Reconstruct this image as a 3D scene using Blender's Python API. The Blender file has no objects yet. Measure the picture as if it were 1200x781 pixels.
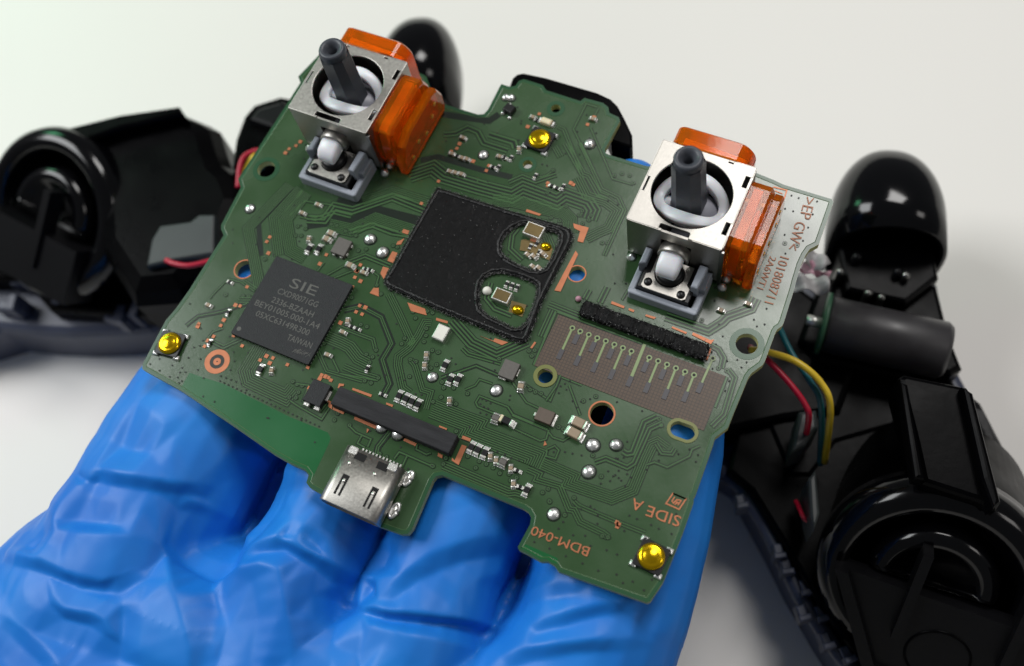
import bpy, math, random
import numpy as np
from mathutils import Matrix, Vector

# ---------------------------------------------------------------- camera, world, lights
U = 0.00083            # one drawing unit in metres
ZT = 72.0              # height of the board's top face above the table, in drawing units
SC = bpy.context.scene
COL = SC.collection
cam_data = bpy.data.cameras.new('camera')
cam = bpy.data.objects.new('camera', cam_data)
COL.objects.link(cam)
SC.camera = cam
cl = (51.1958,-56.8024,161.4302)
cr = [[0.899964, -0.339955, 0.272938], [0.418051, 0.850552, -0.319054], [-0.123684, 0.401239, 0.907584]]
M = Matrix([[cr[0][0], cr[0][1], cr[0][2], cl[0] * U],
            [cr[1][0], cr[1][1], cr[1][2], cl[1] * U],
            [cr[2][0], cr[2][1], cr[2][2], (cl[2] + ZT) * U],
            [0, 0, 0, 1]])
cam.matrix_world = M
cam_data.sensor_width = 36.0
cam_data.lens = 36.121
cam_data.clip_start = 0.005
cam_data.clip_end = 20.0
cam_data.dof.use_dof = True
cam_data.dof.focus_distance = 176 * U
cam_data.dof.aperture_fstop = 15.0

world = bpy.data.worlds.new('World')
SC.world = world
world.use_nodes = True
bg = world.node_tree.nodes['Background']
bg.inputs[0].default_value = (0.93, 0.97, 1.0, 1)
bg.inputs[1].default_value = 0.09

def area_lamp(name, loc, target, size, power, color, size_y=None):
    d = bpy.data.lights.new(name, 'AREA')
    d.energy = power; d.color = color; d.size = size
    if size_y:
        d.shape = 'RECTANGLE'; d.size_y = size_y
    o = bpy.data.objects.new(name, d); COL.objects.link(o)
    o.location = loc
    o.rotation_euler = (Vector(target) - Vector(loc)).to_track_quat('-Z', 'Y').to_euler()
    return o

BC = (0.0, 0.0, ZT * U)
area_lamp('ceiling_lamp', (0.035, 0.50, 0.84), BC, 0.31, 3.9, (1.0, 0.98, 0.96), 0.31)
area_lamp('bench_lamp', (-0.72, -0.06, 0.70), BC, 0.45, 6.1, (0.97, 0.99, 1.0))
area_lamp('window_lamp', (0.60, 0.10, 0.60), BC, 0.20, 0.5, (1.0, 0.96, 0.93))
area_lamp('green_lamp', (-0.34, 0.13, 0.17), (-0.16, 0.06, 0.0), 0.08, 0.10, (0.25, 1.0, 0.5))

SC.view_settings.view_transform = 'Standard'
SC.view_settings.look = 'None'
SC.view_settings.gamma = 1.0
SC.view_settings.exposure = 0.14

random.seed(7)
RNG = np.random.default_rng(7)

# ---------------------------------------------------------------- materials
def lin(r, g, b):
    f = lambda c: (c / 255 / 12.92) if c / 255 <= 0.04045 else ((c / 255 + 0.055) / 1.055) ** 2.4
    return (f(r), f(g), f(b), 1.0)

MATS = {}
def mat(name, rgb, rough=0.5, metal=0.0, var=0.0, vscale=200.0, bump=0.0, bscale=2000.0, spec=0.5,
        trans=0.0, sss=0.0, sss_r=0.002, coat=0.0, rvar=0.0, sheen=0.0, ior=1.45, stretch=None, detail=4.0):
    m = bpy.data.materials.new(name); m.use_nodes = True
    nt = m.node_tree; N = nt.nodes; L = nt.links
    p = N['Principled BSDF']
    p.inputs['Base Color'].default_value = rgb
    p.inputs['Roughness'].default_value = rough
    p.inputs['Metallic'].default_value = metal
    p.inputs['Specular IOR Level'].default_value = spec
    p.inputs['Transmission Weight'].default_value = trans
    p.inputs['IOR'].default_value = ior
    p.inputs['Coat Weight'].default_value = coat
    p.inputs['Sheen Weight'].default_value = sheen
    if sss:
        p.inputs['Subsurface Weight'].default_value = sss
        p.inputs['Subsurface Scale'].default_value = sss_r
    tc = N.new('ShaderNodeTexCoord')
    vec = tc.outputs['Object']
    if stretch:
        mp = N.new('ShaderNodeMapping'); mp.inputs['Scale'].default_value = stretch
        L.new(vec, mp.inputs['Vector']); vec = mp.outputs['Vector']
    if var or rvar:
        n = N.new('ShaderNodeTexNoise'); n.inputs['Scale'].default_value = vscale
        n.inputs['Detail'].default_value = detail
        L.new(vec, n.inputs['Vector'])
        if var:
            r = N.new('ShaderNodeMapRange')
            r.inputs[1].default_value = 0.3; r.inputs[2].default_value = 0.7
            r.inputs[3].default_value = 1 - var; r.inputs[4].default_value = 1 + var
            L.new(n.outputs['Fac'], r.inputs[0])
            mx = N.new('ShaderNodeMix'); mx.data_type = 'RGBA'; mx.blend_type = 'MULTIPLY'
            mx.inputs['Factor'].default_value = 1.0
            mx.inputs[6].default_value = rgb
            L.new(r.outputs[0], mx.inputs[7])
            L.new(mx.outputs[2], p.inputs['Base Color'])
        if rvar:
            r2 = N.new('ShaderNodeMapRange')
            r2.inputs[1].default_value = 0.3; r2.inputs[2].default_value = 0.7
            r2.inputs[3].default_value = max(0.02, rough - rvar); r2.inputs[4].default_value = min(1, rough + rvar)
            L.new(n.outputs['Fac'], r2.inputs[0]); L.new(r2.outputs[0], p.inputs['Roughness'])
    if bump:
        n2 = N.new('ShaderNodeTexNoise'); n2.inputs['Scale'].default_value = bscale
        n2.inputs['Detail'].default_value = 3.0
        L.new(vec, n2.inputs['Vector'])
        b = N.new('ShaderNodeBump'); b.inputs['Strength'].default_value = bump
        b.inputs['Distance'].default_value = 0.0002
        L.new(n2.outputs['Fac'], b.inputs['Height']); L.new(b.outputs[0], p.inputs['Normal'])
    MATS[name] = m
    return m

mat('solder_mask', lin(48, 76, 44), 0.25, spec=0.75, var=0.12, vscale=70, bump=0.03, bscale=1500, rvar=0.09)
mat('mask_gap', lin(10, 26, 14), 0.32, var=0.1, vscale=150)
mat('mask_trace', lin(62, 94, 56), 0.28)
mat('mask_antenna', lin(26, 92, 50), 0.24, var=0.10, vscale=60, rvar=0.05)
mat('mask_margin', lin(38, 78, 50), 0.28)
mat('board_edge', lin(168, 168, 112), 0.6, var=0.15, vscale=900)
mat('mask_olive', lin(112, 116, 62), 0.35)
mat('via_hole', lin(8, 12, 9), 0.6)
mat('copper', lin(178, 110, 76), 0.42, metal=0.35, var=0.10, vscale=800)
mat('solder', lin(235, 235, 233), 0.30, metal=0.85, var=0.08, vscale=1500, bump=0.55, bscale=1100)
mat('tin', lin(228, 226, 220), 0.30, metal=0.85, bump=0.2, bscale=2500)
mat('ic_black', lin(32, 33, 36), 0.55, spec=0.35, var=0.10, vscale=3000, bump=0.35, bscale=6000)
mat('ic_grey', lin(94, 90, 86), 0.42, var=0.08, vscale=2000)
mat('ic_brown', lin(92, 80, 70), 0.4, var=0.08, vscale=2000)
mat('chip_print', lin(86, 86, 82), 0.6)
mat('cap_tan', lin(152, 134, 112), 0.4, var=0.06, vscale=1500)
mat('resistor_black', lin(18, 18, 20), 0.32)
mat('led_cream', lin(222, 212, 178), 0.4, sss=0.3, sss_r=0.0005)
mat('white_top', lin(226, 224, 214), 0.4, var=0.05, vscale=900)
mat('gold', lin(232, 188, 24), 0.20, metal=0.9, bump=0.15, bscale=900)
mat('gold_brown', lin(120, 104, 70), 0.30, metal=0.8, var=0.10, vscale=900)
mat('felt', lin(7, 7, 8), 0.50, var=0.5, vscale=900, bump=1.0, bscale=750, spec=0.16)
mat('felt_hem', lin(13, 13, 14), 0.42, var=0.4, vscale=2500, bump=1.0, bscale=2200, spec=0.5)
mat('fibre', lin(34, 34, 37), 0.6)
mat('fibre_grey', lin(130, 130, 128), 0.5)
mat('foam_bar', lin(40, 40, 43), 0.85, var=0.30, vscale=900, bump=0.9, bscale=1500, stretch=(0.25, 1.6, 1.6))
mat('steel', lin(172, 169, 163), 0.43, metal=1.0, var=0.09, vscale=2600, bump=0.03, bscale=2500, rvar=0.05)
mat('steel_dark', lin(150, 150, 146), 0.30, metal=1.0, var=0.08, vscale=1200)
mat('white_plastic', lin(236, 238, 243), 0.32, sss=0.25, sss_r=0.001)
mat('lilac_plastic', lin(150, 150, 160), 0.4)
mat('grey_plastic', lin(152, 158, 168), 0.42, var=0.04, vscale=400)
mat('shaft_grey', lin(66, 69, 76), 0.42, var=0.08, vscale=500, bump=0.15, bscale=2500)
mat('black_rubber', lin(14, 14, 15), 0.4)
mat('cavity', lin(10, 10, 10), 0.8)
mat('orange', lin(255, 138, 14), 0.06, trans=0.74, ior=1.36, spec=0.20)
mat('orange_core', lin(255, 140, 14), 0.35, var=0.18, vscale=400)
mat('contact_gold', lin(225, 170, 60), 0.3, metal=0.8)
mat('connector_pad', lin(70, 68, 72), 0.4)
mat('plastic_black', lin(4, 4, 5), 0.32, spec=0.05, bump=0.08, bscale=700, rvar=0.08, vscale=120)
mat('plastic_gloss', lin(6, 6, 8), 0.12, spec=0.40, rvar=0.03, vscale=120)
mat('plastic_satin', lin(12, 12, 14), 0.36, spec=0.25, var=0.10, vscale=150, bump=0.1, bscale=900)
mat('plastic_slate', lin(58, 63, 80), 0.42, var=0.10, vscale=120)
mat('motor_grey', lin(50, 48, 50), 0.42, var=0.12, vscale=250, rvar=0.08)
mat('plate_grey', lin(50, 55, 55), 0.45, var=0.12, vscale=150)
mat('wire_red', lin(175, 20, 50), 0.35)
mat('wire_yellow', lin(226, 192, 50), 0.35)
mat('wire_teal', lin(18, 92, 100), 0.35)
mat('wire_white', lin(160, 158, 158), 0.4)
mat('pink_plastic', lin(176, 132, 146), 0.4)
mat('pcb_strip', lin(48, 84, 62), 0.4)
mat('table_top', lin(226, 223, 218), 0.5, var=0.015, vscale=8, bump=0.02, bscale=600)
mat('blue_bit', lin(40, 90, 180), 0.4)

mat('mask_lead', lin(128, 146, 100), 0.35)

def grid_material():
    m = mat('connector_film', lin(84, 68, 54), 0.42)
    nt = m.node_tree; N = nt.nodes; L = nt.links
    tc = N.new('ShaderNodeTexCoord')
    b = N.new('ShaderNodeTexBrick')
    b.offset = 0.0
    b.inputs['Scale'].default_value = 1.0
    b.inputs['Color1'].default_value = lin(86, 69, 55)
    b.inputs['Color2'].default_value = lin(79, 64, 52)
    b.inputs['Mortar'].default_value = lin(62, 51, 43)
    b.inputs['Mortar Size'].default_value = 0.00006
    b.inputs['Brick Width'].default_value = 0.00048
    b.inputs['Row Height'].default_value = 0.00048
    L.new(tc.outputs['Object'], b.inputs['Vector'])
    L.new(b.outputs['Color'], N['Principled BSDF'].inputs['Base Color'])
grid_material()

def glove_material():
    m = mat('nitrile', lin(18, 104, 205), 0.47, spec=0.40, bump=0.03, bscale=900, rvar=0.06, vscale=200)
    nt = m.node_tree; N = nt.nodes; L = nt.links
    p = N['Principled BSDF']
    tc = N.new('ShaderNodeTexCoord')
    n = N.new('ShaderNodeTexNoise'); n.inputs['Scale'].default_value = 55; n.inputs['Detail'].default_value = 3
    L.new(tc.outputs['Object'], n.inputs['Vector'])
    r = N.new('ShaderNodeValToRGB')
    r.color_ramp.elements[0].position = 0.35; r.color_ramp.elements[0].color = lin(18, 108, 200)
    r.color_ramp.elements[1].position = 0.68; r.color_ramp.elements[1].color = lin(32, 126, 214)
    e = r.color_ramp.elements.new(0.86); e.color = lin(66, 118, 196)
    L.new(n.outputs['Fac'], r.inputs['Fac']); L.new(r.outputs['Color'], p.inputs['Base Color'])
    p.inputs['Coat Roughness'].default_value = 0.25
glove_material()

# ---------------------------------------------------------------- mesh helpers (drawing units, z = 0 is the board's top face)
WL = {}
def put(name, me, parent=None, loc=(0, 0, 0), rz=0.0):
    """link mesh data; loc is a scene position in drawing units"""
    o = bpy.data.objects.new(name, me)
    COL.objects.link(o)
    place(o, parent, loc, rz)
    return o
def place(o, parent, loc, rz=0.0):
    w = Vector((loc[0] * U, loc[1] * U, (loc[2] + ZT) * U))
    WL[o.name] = w
    if parent is not None:
        o.parent = parent
        o.location = w - WL[parent.name]
    else:
        o.location = w
    o.rotation_euler = (0, 0, rz)
def empty(name, loc, parent=None):
    o = bpy.data.objects.new(name, None); COL.objects.link(o)
    o.empty_display_size = 0.005
    place(o, parent, loc)
    return o
def tag(o, label, cat, group=None, kind=None):
    if label: o['label'] = label
    if cat: o['category'] = cat
    if group: o['group'] = group
    if kind: o['kind'] = kind

def offset_poly(P, d):
    """inset a ccw polygon by d"""
    P = [Vector(p) for p in P]; n = len(P); out = []
    for i in range(n):
        a = P[i] - P[i - 1]; b = P[(i + 1) % n] - P[i]
        if a.length < 1e-6 or b.length < 1e-6:
            out.append(tuple(P[i])); continue
        a.normalize(); b.normalize()
        na = Vector((-a.y, a.x)); nb = Vector((-b.y, b.x))
        m = na + nb
        if m.length < 1e-4: m = na
        m.normalize()
        k = max(0.45, m.dot(na))
        out.append(tuple(P[i] + m * (d / k)))
    return out
def area2(P):
    return sum(P[i - 1][0] * P[i][1] - P[i][0] * P[i - 1][1] for i in range(len(P)))
def ccw(P):
    return list(P) if area2(P) > 0 else list(reversed(P))
def rrect(x0, y0, x1, y1, r, n=5):
    out = []
    for cx, cy, a in ((x1 - r, y1 - r, 0), (x0 + r, y1 - r, 90), (x0 + r, y0 + r, 180), (x1 - r, y0 + r, 270)):
        for k in range(n + 1):
            t = math.radians(a + 90 * k / n)
            out.append((cx + r * math.cos(t), cy + r * math.sin(t)))
    return out
def circ(cx, cy, r, n=24, ry=None):
    ry = ry or r
    return [(cx + r * math.cos(2 * math.pi * k / n), cy + ry * math.sin(2 * math.pi * k / n)) for k in range(n)]

class MB:
    def __init__(s):
        s.v = []; s.f = []; s.m = []; s.sm = []; s.mats = []
    def mi(s, name):
        if name not in s.mats: s.mats.append(name)
        return s.mats.index(name)
    def add(s, vs, fs, m, smooth=False):
        k = len(s.v); i = s.mi(m)
        s.v += [tuple(p) for p in vs]
        for f in fs:
            s.f.append([a + k for a in f]); s.m.append(i); s.sm.append(smooth)
        return s
    def rings(s, R, m, cap0=True, cap1=True, smooth=False, closed=True):
        n = len(R[0]); vs = [p for r in R for p in r]; fs = []
        for j in range(len(R) - 1):
            for i in range(n if closed else n - 1):
                a = j * n + i; b = j * n + (i + 1) % n
                fs.append([a, b, b + n, a + n])
        s.add(vs, fs, m, smooth)
        caps = []
        if cap0: caps.append(list(reversed(range(n))))
        if cap1: caps.append([(len(R) - 1) * n + i for i in range(n)])
        k = len(s.v) - len(vs)
        for c in caps:
            s.f.append([a + k for a in c]); s.m.append(s.mi(m)); s.sm.append(False)
        return s
    def prism(s, P, z0, z1, m, b=0.0, smooth=False, cap0=True):
        P = ccw(P)
        R = [[(x, y, z0) for x, y in P]]
        if b:
            R.append([(x, y, z1 - b) for x, y in P])
            Q = offset_poly(P, b * 0.35); R.append([(x, y, z1 - b * 0.35) for x, y in Q])
            Q = offset_poly(P, b); R.append([(x, y, z1) for x, y in Q])
        else:
            R.append([(x, y, z1) for x, y in P])
        return s.rings(R, m, cap0=cap0, smooth=smooth)
    def flat(s, P, z, m):
        P = ccw(P)
        return s.add([(x, y, z) for x, y in P], [list(range(len(P)))], m)
    def box(s, x0, y0, z0, x1, y1, z1, m, b=0.0):
        return s.prism([(x0, y0), (x1, y0), (x1, y1), (x0, y1)], z0, z1, m, b)
    def cbox(s, w, l, z0, z1, m, b=0.0, cx=0, cy=0):
        return s.box(cx - w / 2, cy - l / 2, z0, cx + w / 2, cy + l / 2, z1, m, b)
    def lathe(s, prof, m, cx=0, cy=0, n=24, smooth=True, cap0=True, cap1=True, sx=1, sy=1):
        R = [[(cx + r * sx * math.cos(2 * math.pi * k / n), cy + r * sy * math.sin(2 * math.pi * k / n), z) for k in range(n)] for r, z in prof]
        return s.rings(R, m, cap0, cap1, smooth)
    def axis_lathe(s, p0, ax, prof, m, n=48, smooth=True, cap0=True, cap1=True, a0=0.0, a1=360.0, up=(0, 0, 1)):
        """profile of (distance along axis, radius)"""
        ax = Vector(ax).normalized(); e = Vector(up); e = (e - ax * e.dot(ax)).normalized(); g = ax.cross(e)
        full = abs(a1 - a0) >= 359.9
        R = []
        for t, r in prof:
            ring = []
            for k in range(n):
                a = math.radians(a0 + (a1 - a0) * k / (n if full else n - 1))
                ring.append(tuple(Vector(p0) + ax * t + e * (r * math.cos(a)) + g * (r * math.sin(a))))
            R.append(ring)
        return s.rings(R, m, cap0, cap1, smooth, closed=True)
    def tube(s, pts, r, m, n=10):
        P = [Vector(p) for p in pts]; R = []
        for i, p in enumerate(P):
            d = (P[min(i + 1, len(P) - 1)] - P[max(i - 1, 0)]).normalized()
            e = Vector((0, 0, 1)) if abs(d.z) < 0.9 else Vector((1, 0, 0))
            a = d.cross(e).normalized(); c = d.cross(a)
            R.append([tuple(p + a * (r * math.cos(2 * math.pi * k / n)) + c * (r * math.sin(2 * math.pi * k / n))) for k in range(n)])
        return s.rings(R, m, smooth=True)
    def ribbon(s, pts, w, z, m, h=0.0, off=0.0):
        """flat strip along a polyline, raised with sloped sides when h > 0"""
        P = [Vector(p) for p in pts]
        N = []
        for i in range(len(P)):
            dirs = []
            if i > 0: dirs.append((P[i] - P[i - 1]).normalized())
            if i < len(P) - 1: dirs.append((P[i + 1] - P[i]).normalized())
            ns = [Vector((-d.y, d.x)) for d in dirs]
            mm = sum(ns, Vector((0, 0)))
            mm = mm.normalized() if mm.length > 1e-5 else ns[0]
            N.append(mm / max(0.5, mm.dot(ns[0])))
        vs = []; fs = []
        if h:
            for p, q in zip(P, N):
                for o_, zz in ((-w / 2 - h, z), (-w / 2, z + h), (w / 2, z + h), (w / 2 + h, z)):
                    t = p + q * (o_ + off); vs.append((t.x, t.y, zz))
            for i in range(len(P) - 1):
                for k in range(3):
                    a = i * 4 + k; fs.append([a, a + 4, a + 5, a + 1][::-1])
        else:
            for p, q in zip(P, N):
                for o_ in (-w / 2, w / 2):
                    t = p + q * (o_ + off); vs.append((t.x, t.y, z))
            for i in range(len(P) - 1):
                a = i * 2; fs.append([a, a + 1, a + 3, a + 2][::-1])
        return s.add(vs, fs, m)
    def mesh(s, name, origin=(0, 0, 0)):
        me = bpy.data.meshes.new(name)
        ox, oy, oz = origin
        me.from_pydata([((x - ox) * U, (y - oy) * U, (z - oz) * U) for x, y, z in s.v], [], s.f)
        for n in s.mats: me.materials.append(MATS[n])
        me.polygons.foreach_set('material_index', s.m)
        me.polygons.foreach_set('use_smooth', s.sm)
        me.update()
        return me
    def put(s, name, parent=None, origin=(0, 0, 0)):
        """vertices are scene positions; origin is where the object's own origin sits"""
        return put(name, s.mesh(name, origin), parent, origin)

def sheet(name, outer, holes, z0, z1, m_face, m_side, bevel=0.0):
    """extruded polygon with holes, made with a filled 2-D curve"""
    c = bpy.data.curves.new(name, 'CURVE'); c.dimensions = '2D'; c.fill_mode = 'BOTH'
    for P in [outer] + holes:
        sp = c.splines.new('POLY'); sp.points.add(len(P) - 1)
        for pt, (x, y) in zip(sp.points, P): pt.co = (x, y, 0, 1)
        sp.use_cyclic_u = True
    c.extrude = (z1 - z0) / 2
    if bevel: c.bevel_depth = bevel; c.bevel_resolution = 1; c.offset = -bevel; c.extrude = (z1 - z0) / 2 - bevel
    t = bpy.data.objects.new('tmp', c)
    me = bpy.data.meshes.new_from_object(t)
    me.name = name
    for v in me.vertices:
        v.co = (v.co.x * U, v.co.y * U, (v.co.z + (z0 + z1) / 2) * U)
    me.materials.clear()
    me.materials.append(MATS[m_face]); me.materials.append(MATS[m_side])
    me.update()
    for p in me.polygons:
        p.material_index = 0 if abs(p.normal.z) > 0.9 else 1
        p.use_smooth = False
    bpy.data.objects.remove(t); bpy.data.curves.remove(c)
    return me
def shift_mesh(me, d):
    for v in me.vertices: v.co += Vector(d) * U

def text_mesh(name, s, pL, pR, height, z, m, spacing=1.0):
    """flat lettering running from pL to pR along its mid line"""
    c = bpy.data.curves.new(name, 'FONT'); c.body = s; c.size = 1.0; c.space_character = spacing
    c.align_x = 'LEFT'; c.resolution_u = 3; c.offset = 0.0
    t = bpy.data.objects.new('tmp', c)
    me = bpy.data.meshes.new_from_object(t); me.name = name
    xs = [v.co.x for v in me.vertices]; ys = [v.co.y for v in me.vertices]
    x0, x1, y0, y1 = min(xs), max(xs), min(ys), max(ys)
    a = Vector(pL); b = Vector(pR); d = b - a; L = d.length; d.normalize(); n = Vector((-d.y, d.x))
    mid = (a + b) / 2
    for v in me.vertices:
        u = ((v.co.x - x0) / (x1 - x0) - 0.5) * L
        w = ((v.co.y - y0) / (y1 - y0) - 0.5) * height
        p = d * u + n * w
        v.co = (p.x * U, p.y * U, 0)
    me.materials.clear(); me.materials.append(MATS[m])
    bpy.data.objects.remove(t); bpy.data.curves.remove(c)
    return me, (mid.x, mid.y, z)

# ---------------------------------------------------------------- the table
mb = MB()
mb.box(-420, -420, -ZT - 24, 420, 420, -ZT, 'table_top', 1.0)
tb = mb.put('table', None, (0, 0, -ZT))
tag(tb, None, None, kind='structure')
tb['label'] = 'smooth off white table top under everything'

# ---------------------------------------------------------------- the circuit board
board = empty('circuit_board', (-6, 5, -1.4))
tag(board, 'green circuit board with two analog sticks lying on a blue gloved hand', 'circuit board')

OUT = [(-61.36,34.96),(-60.19,33.82),(-60.25,26.58),(-60.56,9.62),(-59.06,8.13),(-58.36,-0.42),(-57.86,-1.22),(-56.70,-2.15),(-56.82,-14.67),(-57.13,-18.71),(-57.44,-20.31),(-57.64,-21.49),(-56.93,-30.44),(-56.50,-31.24),(-47.84,-31.96),(-35.13,-33.95),(-25.91,-35.55),(-21.92,-35.91),(-19.38,-35.88),(-18.32,-36.40),(-18.01,-37.70),(-17.06,-38.17),(-15.49,-38.29),(-3.32,-39.29),(0.83,-38.99),(1.84,-38.51),(2.11,-37.49),(1.60,-29.01),(1.80,-28.14),(2.63,-27.55),(3.87,-27.50),(17.30,-27.34),(18.30,-27.52),(19.11,-28.15),(19.41,-29.30),(19.12,-33.36),(19.46,-33.65),(20.83,-33.72),(23.46,-33.96),(24.45,-33.53),(25.68,-33.65),(26.61,-34.26),(32.97,-33.77),(40.90,-33.17),(41.30,-32.78),(42.00,-29.39),(42.01,-21.05),(41.79,-15.69),(41.54,-15.20),(41.65,-14.55),(41.27,-5.56),(41.16,-4.51),(42.47,-2.17),(42.44,-0.52),(42.52,7.29),(42.76,8.28),(43.90,10.21),(44.01,10.92),(43.91,16.69),(44.01,17.24),(44.48,18.01),(44.57,18.72),(44.16,25.32),(43.99,26.82),(43.74,30.14),(43.83,32.21),(44.12,33.58),(44.66,34.23),(45.24,34.99),(44.95,43.89),(44.45,44.35),(35.76,44.27),(34.02,44.57),(29.66,44.56),(11.75,39.47),(4.34,39.34),(3.51,39.49),(3.11,40.24),(3.33,46.98),(2.75,47.68),(0.72,47.98),(0.08,49.09),(-1.21,49.66),(-5.03,49.55),(-5.51,48.60),(-12.71,48.71),(-13.82,49.59),(-17.86,49.65),(-18.64,48.95),(-18.78,47.66),(-19.62,47.10),(-21.57,47.12),(-21.59,46.19),(-21.45,40.84),(-21.76,39.58),(-22.82,39.09),(-31.49,39.04),(-32.88,39.93),(-36.35,43.67),(-37.28,44.00),(-42.35,44.08),(-59.52,43.02)]
OUT[OUT.index(min(OUT, key=lambda p: (p[0] - (29.66,44.56)[0]) ** 2 + (p[1] - (29.66,44.56)[1]) ** 2))] = (27.5, 45.2)
HOLES = [((-56.37,13.54), 1.75), ((-49.12,-6.90), 1.75), ((22.72,-7.71), 1.95), ((8.54,14.58), 1.45), ((11.29,-5.17), 1.3),
         ((40.28,12.84), 1.85), ((-9.22,45.44), 0.9), ((-9.08,32.16), 0.9)]
SLOT = (35.97,-5.41)
slot_poly = []
for k in range(24):
    a = 2 * math.pi * k / 24
    slot_poly.append((SLOT[0] + (0.75 if math.cos(a) > 0 else -0.75) + 1.3 * math.cos(a), SLOT[1] + 1.3 * math.sin(a)))
OUT = ccw(OUT)
hp = [circ(c[0], c[1], r, 32) for c, r in HOLES] + [slot_poly]
me = sheet('panel', OUT, hp, -1.4, 0.0, 'solder_mask', 'board_edge')
panel = put('panel', me, board, (0, 0, 0))

# bare margin along the rim and round the holes
mb = MB()
inner = offset_poly(OUT, 0.62)
n = len(OUT)
mb.add([(x, y, 0.006) for x, y in offset_poly(OUT, 0.03)] + [(x, y, 0.006) for x, y in inner],
       [[i, (i + 1) % n, n + (i + 1) % n, n + i] for i in range(n)], 'mask_margin')
lipo = offset_poly(OUT, 0.78); lipi = offset_poly(OUT, 0.64)
mb.add([(x, y, 0.008) for x, y in lipi] + [(x, y, 0.03) for x, y in offset_poly(OUT, 0.71)] + [(x, y, 0.008) for x, y in lipo],
       [[i, (i + 1) % n, n + (i + 1) % n, n + i] for i in range(n)] + [[n + i, n + (i + 1) % n, 2 * n + (i + 1) % n, 2 * n + i] for i in range(n)], 'mask_trace')
mb.put('edge_margin', board)

def ring(name, c, r0, r1, z, h, m, inner_m=None):
    mb = MB()
    mb.lathe([(r0, z), (r0 + 0.02, z + h), (r1 - 0.03, z + h), (r1, z)], m, n=32, cap0=False, cap1=False, smooth=False)
    mb.v = [(x, y, zz) for x, y, zz in mb.v]
    return put(name, mb.mesh(name), board, (c[0], c[1], 0))
ring('hole_ring', HOLES[0][0], 1.78, 2.7, 0.010, 0.03, 'mask_margin')
ring('hole_ring', HOLES[1][0], 1.77, 2.05, 0.010, 0.04, 'copper')
ring('hole_ring', HOLES[2][0], 1.97, 2.28, 0.010, 0.04, 'copper')
ring('hole_ring', HOLES[3][0], 1.47, 1.72, 0.010, 0.04, 'copper')
ring('hole_ring', HOLES[4][0], 1.33, 2.05, 0.120, 0.03, 'mask_olive')
ring('hole_ring', HOLES[5][0], 1.88, 2.9, 0.010, 0.03, 'mask_margin')
ring('hole_ring', HOLES[6][0], 0.93, 1.75, 0.010, 0.03, 'mask_margin')
ring('hole_ring', HOLES[7][0], 0.93, 1.7, 0.010, 0.03, 'mask_margin')
mb = MB()
sl2 = [(SLOT[0] + (0.75 if math.cos(2 * math.pi * k / 24) > 0 else -0.75) + 1.85 * math.cos(2 * math.pi * k / 24), SLOT[1] + 1.85 * math.sin(2 * math.pi * k / 24)) for k, (x, y) in enumerate(slot_poly)]
mb.add([(x, y, 0.12) for x, y in slot_poly] + [(x, y, 0.12) for x, y in sl2], [[i, (i + 1) % 24, 24 + (i + 1) % 24, 24 + i] for i in range(24)][::1], 'mask_olive')
mb.f = [f[::-1] for f in mb.f]
mb.put('slot_ring', board, (SLOT[0], SLOT[1], 0))
# fiducial target
fc = (-44.16,-24.74)
mb = MB(); mb.lathe([(1.35, 0.010), (1.37, 0.04), (2.32, 0.04), (2.35, 0.010)], 'copper', n=40, cap0=False, cap1=False, smooth=False)
mb.lathe([(0.0001, 0.045), (0.7, 0.045), (0.72, 0.012)], 'copper', n=24, cap0=False, cap1=False, smooth=False)
mb.lathe([(0.0001, 0.055), (0.14, 0.055)], 'via_hole', n=10, cap0=False, cap1=False)
mb.lathe([(0.72, 0.012), (1.36, 0.012)], 'mask_gap', n=40, cap0=False, cap1=False)
put('target_ring', mb.mesh('target_ring'), board, (fc[0], fc[1], 0))

# smooth antenna strip without copper
mb = MB()
mb.flat([(-47.82,-28.51),(-44.63,-28.27),(-40.81,-27.93),(-33.73,-28.30),(-26.45,-28.68),(-20.97,-28.57),(-18.93,-28.55),(-18.00,-29.15),(-17.77,-30.03),(-17.41,-36.97),(-17.60,-37.37),(-17.98,-36.26),(-19.35,-35.63),(-22.07,-35.65),(-26.10,-35.23),(-35.38,-33.54),(-47.70,-31.61)], 0.011, 'mask_antenna')
mb = (mb.put('antenna_strip', board), MB())[1]
mb.flat([(20.09,-32.42),(25.56,-32.40),(26.19,-33.14),(25.27,-33.39),(24.01,-33.21),(23.15,-33.59),(20.79,-33.30),(19.72,-33.25)], 0.011, 'mask_antenna')
mb.put('bare_strip', board)

# traces
TR = MB()
zk = [0.014]
def trace(pts, n=1, sp=0.40, gap=0.18, tw=None):
    tw = tw or (0.40 * sp if n > 1 else 0.20)
    z = zk[0]; zk[0] += 0.0007
    TR.ribbon(pts, (n - 1) * sp + tw + 2 * gap, z, 'mask_gap')
    for k in range(n):
        TR.ribbon(pts, tw, z + 0.0004, 'mask_trace', h=0.035, off=(k - (n - 1) / 2) * sp)
def band(pts, w):
    z = zk[0]; zk[0] += 0.0007
    TR.ribbon(pts, w, z, 'mask_gap')
band([(-29.64,36.74),(-24.87,37.62),(-20.15,38.49),(-18.95,40.59)], 1.4)
band([(-28.65,25.94),(-25.89,27.77),(-21.05,27.93),(-16.28,28.10),(-10.66,28.60)], 1.2)
band([(-49.58,11.28),(-51.60,2.55),(-47.55,-3.28)], 1.0)
band([(-42.69,5.94),(-38.41,8.34),(-34.68,8.99),(-31.61,12.88),(-22.09,13.78)], 2.6)
band([(-39.71,12.38),(-36.47,12.61),(-31.22,17.36),(-23.49,18.29)], 1.4)
trace([(-4.06,-17.77),(-2.42,-17.76),(3.97,-17.57),(3.88,-19.06),(15.50,-18.68),(15.51,-20.40)], 9, 0.38)
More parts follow.
